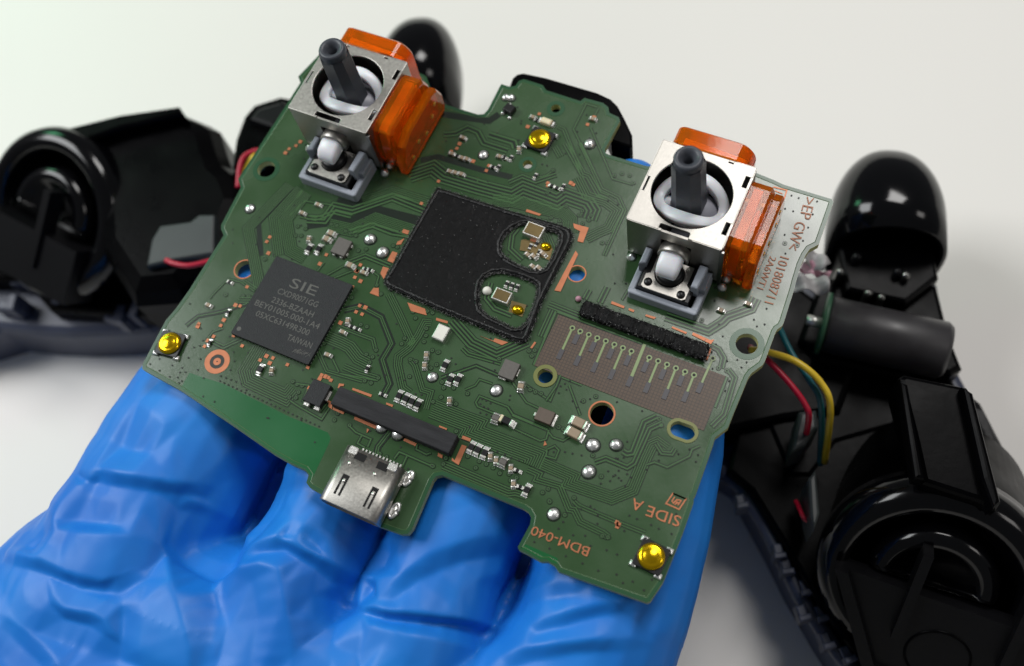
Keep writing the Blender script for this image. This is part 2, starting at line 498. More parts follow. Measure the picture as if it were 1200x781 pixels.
trace([(16.88,-19.36),(22.55,-19.45),(22.50,-20.71),(29.73,-20.22),(32.19,-17.66),(32.11,-12.03),(32.19,-9.66),(32.92,-8.88),(34.73,-9.37)], 6, 0.36)
trace([(15.23,-21.14),(17.39,-21.17),(17.36,-22.11),(21.27,-21.69),(24.18,-24.55),(24.99,-24.36),(26.63,-25.75),(30.67,-25.94),(31.67,-26.25)], 3, 0.40)
trace([(24.43,-23.08),(25.34,-23.45),(31.96,-23.46),(36.67,-23.35)], 2, 0.42)
trace([(2.11,-25.88),(14.01,-25.84),(14.98,-25.28),(16.88,-25.08)], 4, 0.42)
trace([(-38.12,-19.12),(-38.15,-24.24),(-36.79,-25.60),(-28.97,-25.83),(-28.57,-23.79)], 7, 0.42)
trace([(-27.78,-13.02),(-24.76,-13.04),(-22.93,-13.19),(-20.48,-14.47),(-18.32,-14.64)], 6, 0.40)
trace([(-27.78,-16.19),(-24.59,-18.73),(-17.72,-18.00)], 2, 0.4)
trace([(-25.30,-15.89),(-22.22,-18.29),(-15.68,-17.00)], 1)
trace([(-26.58,-10.40),(-23.04,-10.41),(-19.76,-10.33),(-18.41,-11.89)], 2, 0.42)
trace([(-22.13,-16.87),(-19.18,-16.88),(-15.27,-16.49)], 3, 0.42)
band([(-27.39,-7.30),(-24.87,-5.40),(-20.41,-5.92),(-16.24,-9.80),(-16.38,-13.11),(-13.05,-16.61),(-13.09,-19.32)], 1.35)
trace([(-27.39,-7.30),(-24.83,-5.48),(-20.39,-5.97),(-16.24,-9.80),(-16.38,-13.11),(-13.05,-16.61),(-13.09,-19.32)], 2, 0.36, 0.05)
trace([(-21.17,-1.40),(-17.85,-4.06),(-13.20,-8.05),(-13.47,-8.86)], 4, 0.36)
trace([(-11.36,-3.62),(-12.57,-3.93),(-12.51,-6.73),(-12.88,-9.32),(-13.98,-11.50),(-13.37,-12.98),(-10.56,-16.43),(-9.02,-16.81)], 4, 0.38)
trace([(-11.71,-11.27),(-10.57,-11.84),(-7.24,-15.41),(-5.65,-15.27),(-5.08,-18.36)], 3, 0.36)
trace([(-8.17,-1.83),(-3.08,-4.34),(1.90,-4.75),(5.77,-0.45)], 4, 0.62)
trace([(-4.19,-5.83),(-2.73,-6.44),(3.26,-5.90)], 2, 0.5)
trace([(-5.19,-12.22),(-3.13,-10.36),(-0.52,-7.94),(4.12,-8.09)], 1, gap=0.3)
trace([(-0.39,-12.61),(0.91,-11.24),(1.12,-9.98),(3.50,-9.85)], 1)
trace([(7.69,-12.61),(2.43,-12.71),(2.32,-13.99),(2.99,-14.54),(7.79,-14.53)], 1)
trace([(7.69,-12.61),(9.06,-13.51),(15.56,-13.65)], 1, gap=0.22)
trace([(9.03,-7.93),(13.90,-8.91),(13.76,-4.33),(17.71,-4.39)], 1)
trace([(6.42,-8.16),(9.19,-10.02),(10.30,-10.71),(12.74,-10.86)], 1)
trace([(15.72,-5.20),(19.54,-9.35)], 1)
trace([(8.99,-13.71),(15.78,-13.80),(15.99,-15.31),(15.20,-15.96),(10.40,-15.71)], 1)
trace([(15.90,-14.07),(16.91,-14.61),(18.71,-14.49),(19.45,-13.39)], 1)
trace([(16.84,-16.86),(17.77,-15.84),(18.71,-16.23),(18.78,-17.78),(17.18,-17.97),(16.84,-16.86)], 1)
trace([(-29.10,22.14),(-25.71,25.21),(-22.86,24.26),(-15.80,24.51),(-12.07,24.74),(-8.99,25.01),(-7.64,26.98),(-2.38,26.82),(-0.62,26.71),(0.33,28.42),(4.61,28.30),(5.90,27.27),(6.02,25.42)], 5, 0.72)
trace([(-11.99,22.82),(-8.20,24.05),(1.34,24.97),(3.06,24.11),(4.33,21.59)], 9, 0.30)
trace([(-4.29,38.93),(1.37,33.86),(2.62,33.74),(5.87,30.88),(7.59,30.77)], 3, 0.48)
trace([(-1.73,39.87),(5.88,32.04),(9.47,31.47),(11.49,29.38),(11.63,19.59)], 2, 0.45)
trace([(-1.29,43.67),(6.93,34.76),(10.89,34.88)], 1)
trace([(0.78,32.86),(3.98,29.79),(7.65,29.83),(10.35,28.95),(10.20,24.95),(9.05,23.76),(7.32,21.61)], 5, 0.42)
trace([(-7.11,41.76),(-5.82,41.62),(-1.06,36.32),(1.37,33.47)], 2, 0.45)
trace([(-4.18,48.39),(-4.15,42.23),(4.74,33.55)], 1)
trace([(-4.18,48.39),(-1.89,48.38)], 1)
trace([(-1.59,48.08),(-1.59,45.61)], 1)
trace([(-5.94,37.52),(-3.97,35.84)], 3, 0.42)
trace([(-27.05,32.67),(-24.95,33.64),(-23.37,35.66),(-21.07,35.46),(-18.90,33.59),(-13.88,33.60)], 2, 0.8)
trace([(-18.81,35.67),(-13.61,35.73),(-12.75,34.62)], 2, 0.9)
trace([(-14.32,25.86),(-16.45,25.85),(-16.28,25.13)], 1)
trace([(-6.85,29.82),(-4.84,31.16),(-3.96,32.67)], 1)
trace([(-10.79,27.37),(-8.94,29.44),(-6.09,29.32),(-3.13,31.99)], 2, 0.6)
trace([(-43.15,6.74),(-39.96,7.76),(-39.55,11.06),(-35.85,11.47),(-30.02,16.82),(-22.96,16.54)], 3, 0.72)
trace([(-38.65,7.09),(-33.98,7.70),(-30.83,11.42),(-28.13,11.48),(-21.94,11.73)], 8, 0.34)
trace([(-34.11,7.27),(-30.69,10.12),(-26.44,10.01),(-23.19,10.68)], 2, 0.8)
trace([(-34.97,13.97),(-30.62,17.98),(-23.10,18.24)], 5, 0.4)
trace([(-50.06,12.11),(-52.91,0.87),(-44.57,-8.92)], 6, 0.36)
trace([(-47.77,12.16),(-49.43,4.75),(-44.32,-2.03)], 5, 0.40)
trace([(-46.19,11.74),(-46.96,5.10),(-42.71,-0.26),(-39.31,-0.66)], 7, 0.36)
trace([(-44.77,6.91),(-41.60,7.33),(-38.91,9.92),(-35.38,10.28)], 2, 0.6)
trace([(-46.64,6.20),(-45.57,9.98),(-40.82,10.97),(-36.40,11.46)], 1, gap=0.22)
trace([(-52.13,-14.50),(-51.86,-13.09),(-50.90,-9.71),(-47.83,-9.45)], 1)
trace([(-53.41,-20.91),(-52.31,-18.46),(-48.82,-16.16),(-44.89,-12.76)], 1, gap=0.35)
trace([(-48.30,-22.13),(-47.94,-20.00),(-46.50,-18.70)], 1)
trace([(-48.18,-21.72),(-44.54,-21.88),(-42.15,-19.13)], 2, 0.5)
trace([(-48.01,-9.15),(-44.81,-9.77)], 3, 0.4)
trace([(-46.76,-12.76),(-44.04,-11.69)], 3, 0.45)
trace([(-31.10,1.76),(-28.99,3.89),(-23.67,3.70)], 2, 0.6)
trace([(-33.78,-2.28),(-31.72,0.58)], 1)
trace([(-32.40,-2.49),(-29.51,0.50)], 1)
trace([(-35.87,-2.16),(-35.53,-0.15)], 1)
trace([(-26.30,1.57),(-24.62,1.11),(-24.25,-0.60)], 1)
trace([(25.93,12.60),(33.54,12.72),(35.10,15.04),(35.56,16.25),(38.71,19.21),(38.85,21.33)], 3, 0.66)
trace([(34.87,10.39),(36.32,10.13),(37.63,9.00),(37.88,7.12)], 2, 0.62)
trace([(38.96,7.39),(40.51,6.38),(41.06,-0.30),(40.00,-2.95)], 2, 0.55)
trace([(31.24,-4.67),(29.71,-6.43),(29.89,-12.02),(29.18,-12.48),(28.38,-12.34)], 2, 0.62)
trace([(32.45,-5.45),(30.91,-7.20),(30.79,-13.51),(30.05,-14.59),(26.31,-14.54),(24.90,-15.83)], 2, 0.55)
trace([(39.42,-6.79),(38.50,-7.80),(38.53,-9.02),(35.95,-12.11),(33.76,-12.11),(32.79,-12.98)], 1)
trace([(32.84,-9.07),(34.31,-10.17),(35.75,-9.73),(35.94,-8.71)], 2, 0.45)
trace([(-15.86,-26.12),(-14.38,-26.66),(-11.34,-26.70),(-11.25,-28.12)], 1)
trace([(-13.13,-26.79),(-13.17,-28.27),(-11.59,-28.42)], 1)
band([(-8.98,-24.25),(-9.62,-27.44),(-9.11,-29.32)], 1.2)
trace([(-8.98,-24.25),(-9.62,-27.44),(-9.11,-29.32)], 2, 0.4, 0.05)
trace([(-6.08,-28.21),(-5.83,-26.82),(0.19,-26.85)], 1)
trace([(-4.28,-26.97),(-4.20,-29.01)], 1)
trace([(-3.62,-24.45),(-3.34,-25.30),(-1.34,-25.42),(-0.80,-24.88)], 1)
trace([(6.35,7.29),(12.58,7.12)], 3, 0.5)
trace([(7.51,6.51),(7.63,1.16)], 3, 0.5)
trace([(8.13,6.41),(8.63,-4.07)], 1, tw=0.3)
trace([(8.34,6.49),(24.08,6.39)], 1, tw=0.25)
trace([(11.89,12.48),(11.77,10.49)], 2, 0.6)
trace([(14.60,14.08),(14.51,10.86)], 2, 0.7)
trace([(18.09,14.92),(17.88,12.72)], 1)
trace([(18.49,-9.78),(18.56,-11.36)], 1)
trace([(39.30,6.06),(39.38,0.28)], 1, tw=0.3)
trace([(13.64,-4.05),(13.78,-6.15),(13.24,-9.18)], 1)
trace([(-5.13,19.29),(-5.48,17.46),(-4.59,14.81),(-1.64,13.54)], 2, 0.6)
trace([(-4.98,7.31),(-4.39,4.30),(-2.12,3.05),(1.24,2.97)], 2, 0.6)
trace([(-3.17,19.85),(0.31,19.67),(2.16,17.78),(2.36,15.09)], 4, 0.4)
trace([(-28.40,-22.87),(-26.24,-22.33),(-25.82,-25.22),(-21.93,-25.64),(-21.58,-23.81)], 1)
trace([(-27.94,-26.09),(-26.20,-26.39),(-21.03,-26.94),(-20.84,-24.52)], 1)
o = TR.put('circuit_traces', board); o['kind'] = 'stuff'

# plated holes
V = MB()
vz = [0.085]
def via(p, big=True):
    z = vz[0]; vz[0] += 0.00005
    x, y = p
    if big:
        V.flat(circ(x, y, 0.44, 14), z, 'mask_gap'); V.flat(circ(x, y, 0.31, 12), z + 0.006, 'mask_trace'); V.flat(circ(x, y, 0.15, 8), z + 0.012, 'via_hole')
    else:
        V.flat(circ(x, y, 0.17, 8), z, 'via_hole')
def tile(x0, y0, pts): return [(x0 + a / 6, y0 + b / 6) for a, b in pts]
VIAS = []
VIAS += [(-23.15,-8.64),(-21.91,-8.59),(-14.55,-8.02),(-14.54,-9.17),(-11.77,-4.93),(-11.23,-6.16),(-11.02,-7.32),(-8.89,-8.29),(-7.82,-8.20),(-11.76,-11.24),(-10.64,-11.22),(-10.41,-14.12),(-8.85,-10.43),(-7.65,-11.30),(-6.99,-10.39),(-4.68,-12.90),(-3.94,-13.73),(-18.23,-11.96),(-18.21,-13.33),(-18.21,-14.42),(-15.42,-16.43),(-16.15,-17.73),(-17.39,-17.81),(-27.57,-14.35),(-19.50,-13.34)]
VIAS += [(-11.88,-4.89),(-8.92,-8.21),(-7.71,-8.11),(-7.02,-10.32),(-4.70,-12.86),(-3.98,-13.66),(0.34,-13.10),(-0.71,-15.54),(6.82,-2.03),(7.67,-1.53),(7.65,-2.69),(2.63,-5.27),(9.93,-8.39),(10.93,-8.43),(11.95,-8.34),(17.09,-12.58),(17.90,-12.65),(-2.34,-13.07),(-3.60,-15.40),(-4.52,-16.69)]
VIAS += [(1.49,-19.86),(5.20,-23.00),(7.34,-23.02),(8.64,-23.01),(7.28,-24.29),(9.94,-23.11),(11.36,-23.55),(12.83,-23.06),(14.19,-23.14),(13.49,-23.95),(16.99,-12.62),(17.96,-12.70),(19.13,-23.74),(19.74,-22.84),(20.82,-24.67),(1.95,-24.76),(2.02,-25.79),(0.57,-26.80)]
VIAS += [(19.04,-6.84),(20.64,-5.32),(24.17,-14.92),(26.81,-17.61),(31.74,-4.99),(32.46,-5.87)]
VIAS += [(1.26,26.43),(4.22,25.59),(5.47,24.17),(-0.31,23.24),(1.39,23.24),(-3.14,27.83),(6.21,26.34),(6.25,25.26),(4.42,26.61),(10.32,21.84),(11.16,22.16),(-4.06,32.63),(6.94,35.54),(8.11,36.37),(9.56,36.52),(10.76,35.22)]
VIAS += [(20.72,-24.59),(23.92,-25.67),(30.69,-26.42),(31.61,-26.27),(24.17,-22.54)]
VIAS += [(-29.27,-22.79),(-28.29,-22.96),(-27.31,-22.85),(-27.32,-24.13),(-27.25,-25.25),(-28.39,-25.56)]
VIAS += [(-44.02,4.69),(-42.34,4.76),(-43.41,2.80),(-42.39,3.19),(-38.23,7.44),(-37.09,7.54),(-46.42,-3.65),(-46.41,-11.79),(-45.39,-11.39),(-49.66,-12.75)]
VIAS += [(-34.93,7.09),(-33.84,7.04),(-32.60,6.94),(-30.68,4.34),(-29.44,5.14),(-25.05,7.62),(-24.17,7.64),(-24.09,-0.66),(-22.53,-1.93),(-27.25,-4.56)]
VIAS += [(31.87,14.13),(35.98,8.33),(38.90,7.04),(37.47,7.00),(41.91,33.44),(39.85,33.10)]
VIAS += [(-18.96,-24.88),(-18.91,-26.14),(-15.98,-25.96),(-8.79,-28.38),(-7.43,-28.46),(0.32,-26.79),(1.92,-24.69),(-15.49,-2.92),(-14.50,-3.84),(-13.12,-1.83),(-12.11,-1.79)]
for p in VIAS: via(p)
# small dots: two rows by the antenna strip, then loose ones
A0 = Vector((-41.65,-27.75)); A1 = Vector((-20.84,-28.19))
for k in range(24):
    p = A0.lerp(A1, k / 23); via((p.x, p.y), False)
for k in range(5):
    p = Vector((-42.02,-26.86)).lerp(Vector((-37.76,-26.68)), k / 4); via((p.x, p.y), False)
DOTS = [(-55.58,-29.89),(-54.48,-28.38),(-53.24,-30.28),(-50.78,-30.59),(-51.55,-28.53),(-49.32,-30.09),(-49.45,-29.17),(-49.57,-28.25),(-48.53,-28.71),(-48.26,-30.44),(-48.52,-30.90),(-49.53,-26.11),(-49.64,-24.02),(-48.78,-23.31),(-48.79,-22.24),(-47.31,-25.48),(-42.24,-22.02),(-41.18,-23.45),(-41.01,-25.22),(37.81,42.59),(39.14,42.54),(37.65,39.65),(39.12,39.65),(42.30,42.98),(42.44,40.26),(42.53,37.47),(39.28,34.68),(42.55,34.67),(40.61,31.24),(39.86,17.44),(41.78,17.27),(40.74,16.44),(36.13,12.65),(38.33,8.70),(39.80,9.54),(41.37,9.68),(40.91,8.51),(35.60,10.85),(35.44,9.28),(36.61,6.52),(39.88,5.48),(39.90,3.62),(24.13,-26.82),(29.22,-24.94),(33.55,-24.33),(23.88,-28.09),(21.20,-31.57),(23.85,-31.53),(26.69,-31.62),(29.53,-31.62),(29.61,-28.60),(32.20,-28.21),(33.92,-28.19),(32.22,-31.67),(35.05,-31.08),(36.45,-31.89),(37.75,-31.10),(39.79,-31.62),(40.32,-29.63),(33.36,-21.75),(34.67,-21.78),(37.05,-21.80),(38.37,-21.89),(40.49,-21.86),(25.94,-23.80),(27.12,-22.77),(28.77,-23.71),(26.41,-28.14),(28.78,-16.52),(30.48,-15.64),(30.01,-16.99),(29.01,-15.65),(28.54,-16.84),(28.40,-17.75),(29.47,-16.76),(30.92,-17.60),(27.77,-13.92),(28.92,-13.29),(28.81,-14.11),(28.12,-13.86),(33.89,-10.58),(34.28,-11.58),(36.78,-9.37),(38.12,-7.96),(39.79,-9.49),(39.70,-8.30),(17.37,-7.56),(18.72,-7.09),(19.92,-6.11),(24.25,-4.90),(28.66,-4.78),(18.48,-8.33),(19.73,-16.12),(22.47,-15.60),(28.41,-10.60),(3.07,-13.02),(3.87,-13.02),(4.74,-13.16),(3.19,-13.96),(3.93,-14.15),(4.73,-14.15),(3.85,-15.34),(4.92,-15.22),(5.85,-15.16),(7.25,-10.65),(7.44,-11.39),(2.84,-7.43),(-5.15,-8.28),(-3.97,-9.00),(-7.99,-16.56),(-6.95,-16.30),(-12.13,-15.04),(-14.45,-15.47),(-7.46,-1.54),(14.93,-5.19),(15.54,-4.44),(15.62,-6.06),(14.45,-5.88),(14.67,-7.11),(18.05,-16.82),(9.45,-20.42),(10.82,-20.33),(11.98,-20.47),(13.33,-20.38)]
for p in DOTS: via(p, False)
def inside(p, P):
    r = False
    for i in range(len(P)):
        a = P[i - 1]; b = P[i]
        if (a[1] > p[1]) != (b[1] > p[1]) and p[0] < (b[0] - a[0]) * (p[1] - a[1]) / (b[1] - a[1]) + a[0]: r = not r
    return r
IN2 = offset_poly(OUT, 1.3)
cnt = 0
while cnt < 170:
    p = (random.uniform(-58, 46), random.uniform(-42, 48))
    if inside(p, IN2) and all((p[0] - c[0]) ** 2 + (p[1] - c[1]) ** 2 > (r + 1.4) ** 2 for c, r in HOLES) and not (8 < p[0] < 40 and -5 < p[1] < 7):
        via(p, False); cnt += 1
o = V.put('plated_holes', board); o['kind'] = 'stuff'

# bare copper: small pads joined, larger ones each on their own
PADS = MB()
for i, p in enumerate([(-54.57,18.10),(-54.34,19.16),(-53.41,20.28),(-53.05,21.37),(-47.97,0.74),(-48.01,-0.32),(-46.47,-2.32),(-46.68,-9.88),(-35.93,1.40),(-36.14,-0.70),(-28.65,-0.74),(-28.16,-2.62),(-28.97,0.52),(-28.89,1.87),(-28.83,0.58),(-27.31,-1.05),(-23.28,22.91),(-24.15,17.46),(-47.28,-17.28),(-47.22,-18.44),(-47.35,-20.80),(-47.88,-21.91),(-47.88,-23.09),(-41.39,-20.39),(-36.17,-20.42),(-36.87,-21.53),(-34.89,-20.29),(-34.93,-21.36),(-31.78,-20.40),(-43.90,-19.29),(-46.82,-13.89),(-45.89,-13.71),(-25.08,-5.43),(-23.95,-5.36),(-25.11,-6.76),(-23.87,-6.76),(-26.78,-9.71),(-28.06,-19.45),(-25.05,-19.78),(-24.25,-19.75),(-23.68,-19.74),(-23.02,-19.99),(-25.02,-20.46),(-25.93,-22.72),(-25.69,-23.30),(-23.22,31.80),(-23.22,30.68),(-23.93,29.71),(-19.04,29.18),(-15.81,29.37),(-15.78,28.19),(-12.54,39.80),(-11.67,43.21),(-2.08,44.10),(-1.59,46.02),(-3.87,29.76),(-3.64,29.26),(0.12,31.25),(0.70,31.08),(31.98,-23.53),(32.30,-23.76),(32.31,-24.13),(-51.32,-19.71),(-51.20,-20.21)]):
    w = 0.30 if i % 3 else 0.36
    PADS.prism([(p[0] - w, p[1] - w), (p[0] + w, p[1] - w), (p[0] + w, p[1] + w), (p[0] - w, p[1] + w)], 0.02, 0.13, 'copper')
o = PADS.put('copper_pads', board); o['kind'] = 'stuff'
for P in [[(-24.82,11.39),(-23.60,11.47),(-23.53,10.64),(-24.79,10.64)], [(-23.76,9.70),(-23.78,8.36),(-24.57,7.96),(-24.63,8.60)], [(-24.62,6.52),(-23.56,6.56),(-23.33,4.40),(-24.61,4.46)],
          [(-24.78,3.09),(-23.58,3.18),(-23.41,0.84),(-24.57,1.68)], [(-24.37,-1.38),(-23.49,-1.03),(-22.68,-2.54),(-24.54,-2.54)], [(-17.26,-1.67),(-13.69,-1.61),(-12.88,-2.63),(-15.89,-2.93)],
          [(-11.02,-2.43),(-8.81,-2.25),(-8.68,-2.68),(-10.87,-2.90)], [(-2.32,-2.65),(0.29,-2.64),(0.32,-2.11),(2.83,-1.92),(2.02,-2.81)], [(7.00,-0.12),(7.34,-0.16),(7.12,-1.45),(6.78,-1.41)],
          [(-5.17,23.31),(-2.25,23.29),(-2.48,22.86),(-5.19,22.78)], [(3.91,23.58),(6.89,23.78),(7.13,20.62),(6.08,20.53),(5.75,22.56),(4.49,22.77)],
          [(6.54,18.65),(7.24,18.15),(7.30,10.27),(6.22,10.08)], [(-18.73,-19.77),(-14.98,-19.59),(-14.90,-20.06),(-18.61,-20.15)], [(-11.94,-19.90),(-10.64,-19.82),(-10.60,-20.22),(-11.85,-20.23)],
          [(-21.19,-20.78),(-21.36,-20.00),(-20.48,-19.72),(-20.36,-20.10),(-20.92,-20.33),(-20.83,-20.80)], [(-1.61,-20.05),(-0.16,-20.02),(-0.09,-20.31),(-1.54,-20.34)], [(-15.91,-24.16),(-11.67,-24.22),(-11.52,-24.81),(-15.76,-24.75)],
          [(-20.21,-24.09),(-17.95,-24.00),(-17.93,-24.66),(-20.09,-24.63)], [(-21.45,-23.42),(-20.73,-23.47),(-20.27,-24.62),(-21.05,-24.44)], [(-6.12,-24.36),(-3.75,-24.34),(-3.72,-24.89),(-6.05,-24.82)], [(0.33,-24.40),(1.26,-24.49),(1.36,-25.01),(0.53,-24.96)],
          [(2.91,-24.28),(3.51,-24.50),(3.43,-21.59),(4.29,-21.55),(4.45,-24.97),(3.04,-24.70)], [(2.88,-20.13),(4.37,-20.07),(4.47,-20.59),(2.91,-20.68)], [(-12.92,-25.31),(-12.41,-25.34),(-12.53,-26.05)], [(15.91,-15.66),(16.51,-16.13),(16.08,-16.54)],
          [(16.33,11.85),(18.76,11.75),(18.78,11.32),(16.39,11.34)], [(19.56,11.72),(20.60,11.69),(20.61,11.27),(19.65,11.32)], [(22.72,11.67),(24.55,11.79),(24.33,11.36),(22.71,11.32)], [(27.70,11.24),(30.36,11.11),(30.34,10.76),(27.68,10.89)],
          [(31.28,11.48),(34.41,11.21),(35.04,11.54),(34.82,10.53),(33.55,10.69),(31.32,10.98)], [(34.83,7.70),(34.77,9.84),(35.22,9.86),(35.33,7.57)],
          [(-1.93,18.25),(-0.92,18.27),(-0.63,16.89),(-2.07,16.71)]]:
    P = ccw(P); c = (sum(p[0] for p in P) / len(P), sum(p[1] for p in P) / len(P))
    MB().prism(P, 0.015, 0.15, 'copper').put('copper_pad', board, (c[0], c[1], 0))

# ---- solder blobs
mb = MB(); mb.lathe([(1.02, 0.0), (1.06, 0.18), (0.98, 0.55), (0.72, 0.88), (0.36, 1.04), (0.02, 1.08)], 'solder', n=20)
mb.lathe([(1.0, 0.121), (1.25, 0.121), (1.3, 0.0)], 'mask_gap', n=20, cap0=False, cap1=False, smooth=False)
blob = mb.mesh('solder_blob')
for i, p in enumerate([(-54.82,4.69),(-29.69,7.23),(-26.21,5.63),(-17.82,31.14),(-19.31,44.45),(-18.32,44.70),(0.02,40.21),(-6.65,-12.72),(4.66,-10.71),(23.52,-13.28),(26.98,-11.83),(24.66,-17.71),(22.23,-26.29),(-10.64,-24.12),(-7.41,-24.09)]):
    o = put('solder_blob', blob, board, (p[0], p[1], 0), random.uniform(0, 6))
    k = 0.72 if i in (4, 5) else random.uniform(0.94, 1.05)
    if i not in (4, 5): k = random.uniform(0.85, 1.06)
    o.scale = (k, k * random.uniform(0.93, 1.07), k * random.uniform(0.55, 0.9))

# ---- small two-ended parts
def two_end(name, w, l, h, body, end=0.25, endm='tin'):
    """w along x, l along y, terminals on the ends of y"""
    mb = MB()
    mb.cbox(w, l * (1 - 2 * end), 0.06, h, body, h * 0.12)
    for s in (-1, 1):
        mb.cbox(w * 1.03, l * end, 0.04, h * 1.03, endm, h * 0.2, 0, s * l * (0.5 - end / 2))
        mb.cbox(w * 1.1, l * 0.16, 0.02, h * 0.35, 'solder', h * 0.15, 0, s * l * 0.56)
    return mb.mesh(name)
RES = two_end('chip_resistor', 0.95, 1.9, 0.55, 'resistor_black', 0.26)
RES_S = two_end('chip_resistor', 0.62, 1.25, 0.45, 'resistor_black', 0.28)
CAP = two_end('chip_capacitor', 0.70, 1.35, 0.65, 'cap_tan', 0.28)
CAP_M = two_end('chip_capacitor', 1.0, 1.7, 0.8, 'cap_tan', 0.26)
CAP_L = two_end('chip_capacitor', 1.55, 2.75, 1.2, 'cap_tan', 0.17)
CAP_G = two_end('chip_capacitor', 1.25, 1.6, 1.0, 'ic_grey', 0.22)
def parts(name, me, pts, rot):
    for p in pts: put(name, me, board, (p[0], p[1], 0), math.radians(rot + random.uniform(-2.5, 2.5)))
parts('chip_resistor', RES, [(-10.39,-18.05),(-9.08,-18.06),(-7.88,-18.13),(-6.64,-18.22),(5.12,-21.44),(6.32,-21.47),(7.63,-21.46),(-5.51,-10.00),(-3.48,-11.99),(-2.25,-11.49),(-39.55,1.24),(-37.75,1.84),(-35.79,-23.10),(16.67,-24.45)], 0)
parts('chip_resistor', RES_S, [(-24.32,-9.67),(-23.25,-9.69),(-50.15,-10.30),(15.49,-24.40),(13.92,-22.09),(-11.34,41.67),(-13.76,31.83),(-14.85,29.23),(-1.75,29.25),(-2.83,29.37),(-13.15,-18.89),(-26.64,1.53),(-27.44,1.36),(-22.34,29.07)], 90)
parts('chip_resistor', RES_S, [(-6.59,30.22),(-0.84,29.92),(-12.51,32.19),(-13.90,29.48),(-17.93,-15.69),(-47.28,-22.17),(-47.22,-15.70)], 0)
parts('chip_capacitor', CAP, [(-25.56,-9.01),(-40.52,2.94),(-33.75,-22.54),(-9.38,-9.55),(-8.77,-11.41),(8.77,-21.63),(9.95,-21.92),(12.77,-22.18),(14.26,-24.39),(-11.88,34.40),(-1.88,-15.55)], 20)
parts('chip_capacitor', CAP, [(-25.32,-11.23),(-25.73,-16.07),(-44.48,7.41),(-42.46,10.10),(-27.45,0.60),(-51.38,-15.88),(-23.03,33.10),(-23.46,29.13),(-21.23,28.94),(-20.24,29.04),(-22.02,25.47),(-20.97,25.56),(-19.78,25.70),(-14.60,31.72),(-12.35,41.93),(-1.51,45.43),(34.25,16.93),(38.03,19.71)], 90)
parts('chip_capacitor', CAP_M, [(-37.05,5.56),(-37.23,4.21),(-30.48,0.97)], 90)
parts('chip_capacitor', CAP_M, [(8.34,-8.58)], 15)
parts('chip_capacitor', CAP_L, [(20.03,-10.84),(20.07,-12.81)], 84)
parts('chip_capacitor', CAP_G, [(11.19,-21.79),(6.85,-15.35)], 0)
mb = MB()
mb.cbox(1.5, 1.2, 0.05, 1.0, 'resistor_black', 0.12)
mb.cbox(0.5, 1.25, 0.05, 1.0, 'led_cream', 0.12, -0.95); mb.cbox(0.75, 1.25, 0.04, 1.0, 'tin', 0.15, 1.1); mb.cbox(0.5, 1.3, 0.02, 0.4, 'solder', 0.1, 1.5)
p = (8.70,-15.12); put('diode', mb.mesh('diode'), board, (p[0], p[1], 0), math.radians(-4))
# three legged transistor
mb = MB(); mb.cbox(2.0, 1.7, 0.15, 1.25, 'resistor_black', 0.15)
for x, y in ((-0.85, 1.15), (-0.85, -1.15), (0.9, -1.3)):
    mb.lathe([(0.42, 0.01), (0.40, 0.25), (0.22, 0.42), (0.01, 0.46)], 'solder', x, y, 12)
p = (-17.27,41.86); put('transistor', mb.mesh('transistor'), board, (p[0], p[1], 0), math.radians(-12))
# indicator lamp
mb = MB(); mb.cbox(2.1, 1.25, 0.05, 0.95, 'led_cream', 0.25); mb.cbox(0.5, 1.2, 0.03, 0.6, 'solder', 0.2, 1.35); mb.cbox(0.5, 1.2, 0.03, 0.6, 'solder', 0.2, -1.35)
p = (-9.47,41.79); put('indicator_lamp', mb.mesh('indicator_lamp'), board, (p[0], p[1], 0), math.radians(-3))

# ---- chips
def chip(name, p, w, l, h, m, terms=(), rot=0):
    mb = MB(); mb.cbox(w, l, 0.08, h, m, 0.08)
    for (x, y, a, b) in terms: mb.cbox(a, b, 0.03, h * 0.55, 'tin', 0.1, x, y)
    return put(name, mb.mesh(name), board, (p[0], p[1], 0), math.radians(rot))
chip('small_chip', (-33.66,3.61), 2.9, 3.3, 1.0, 'ic_grey', [(1.6, 0.9, 0.3, 0.6), (1.6, -0.9, 0.3, 0.6), (-0.8, -1.8, 0.6, 0.3), (0.8, -1.8, 0.6, 0.3)])
chip('small_chip', (5.35,-6.75), 2.8, 3.2, 1.1, 'ic_grey', [(-0.6, -1.75, 1.4, 0.3), (1.55, 0.2, 0.25, 1.4)])
chip('small_chip', (14.34,-11.98), 2.9, 2.3, 1.2, 'ic_brown', [(1.75, 0, 0.5, 2.2), (-1.7, -0.2, 0.4, 0.7)])
cc = chip('regulator_chip', (-23.61,-23.28), 3.5, 4.2, 1.5, 'ic_black', [(-1.0, -2.3, 1.1, 0.8), (1.1, -2.3, 1.1, 0.8), (1.95, 0.4, 0.5, 1.9)])
# white square component
mb = MB(); mb.cbox(2.3, 2.9, 0.05, 1.0, 'tin', 0.1); mb.cbox(1.95, 2.5, 0.95, 1.06, 'white_top', 0.03)
p = (-8.69,-4.91); put('oscillator', mb.mesh('oscillator'), board, (p[0], p[1], 0), math.radians(-2))

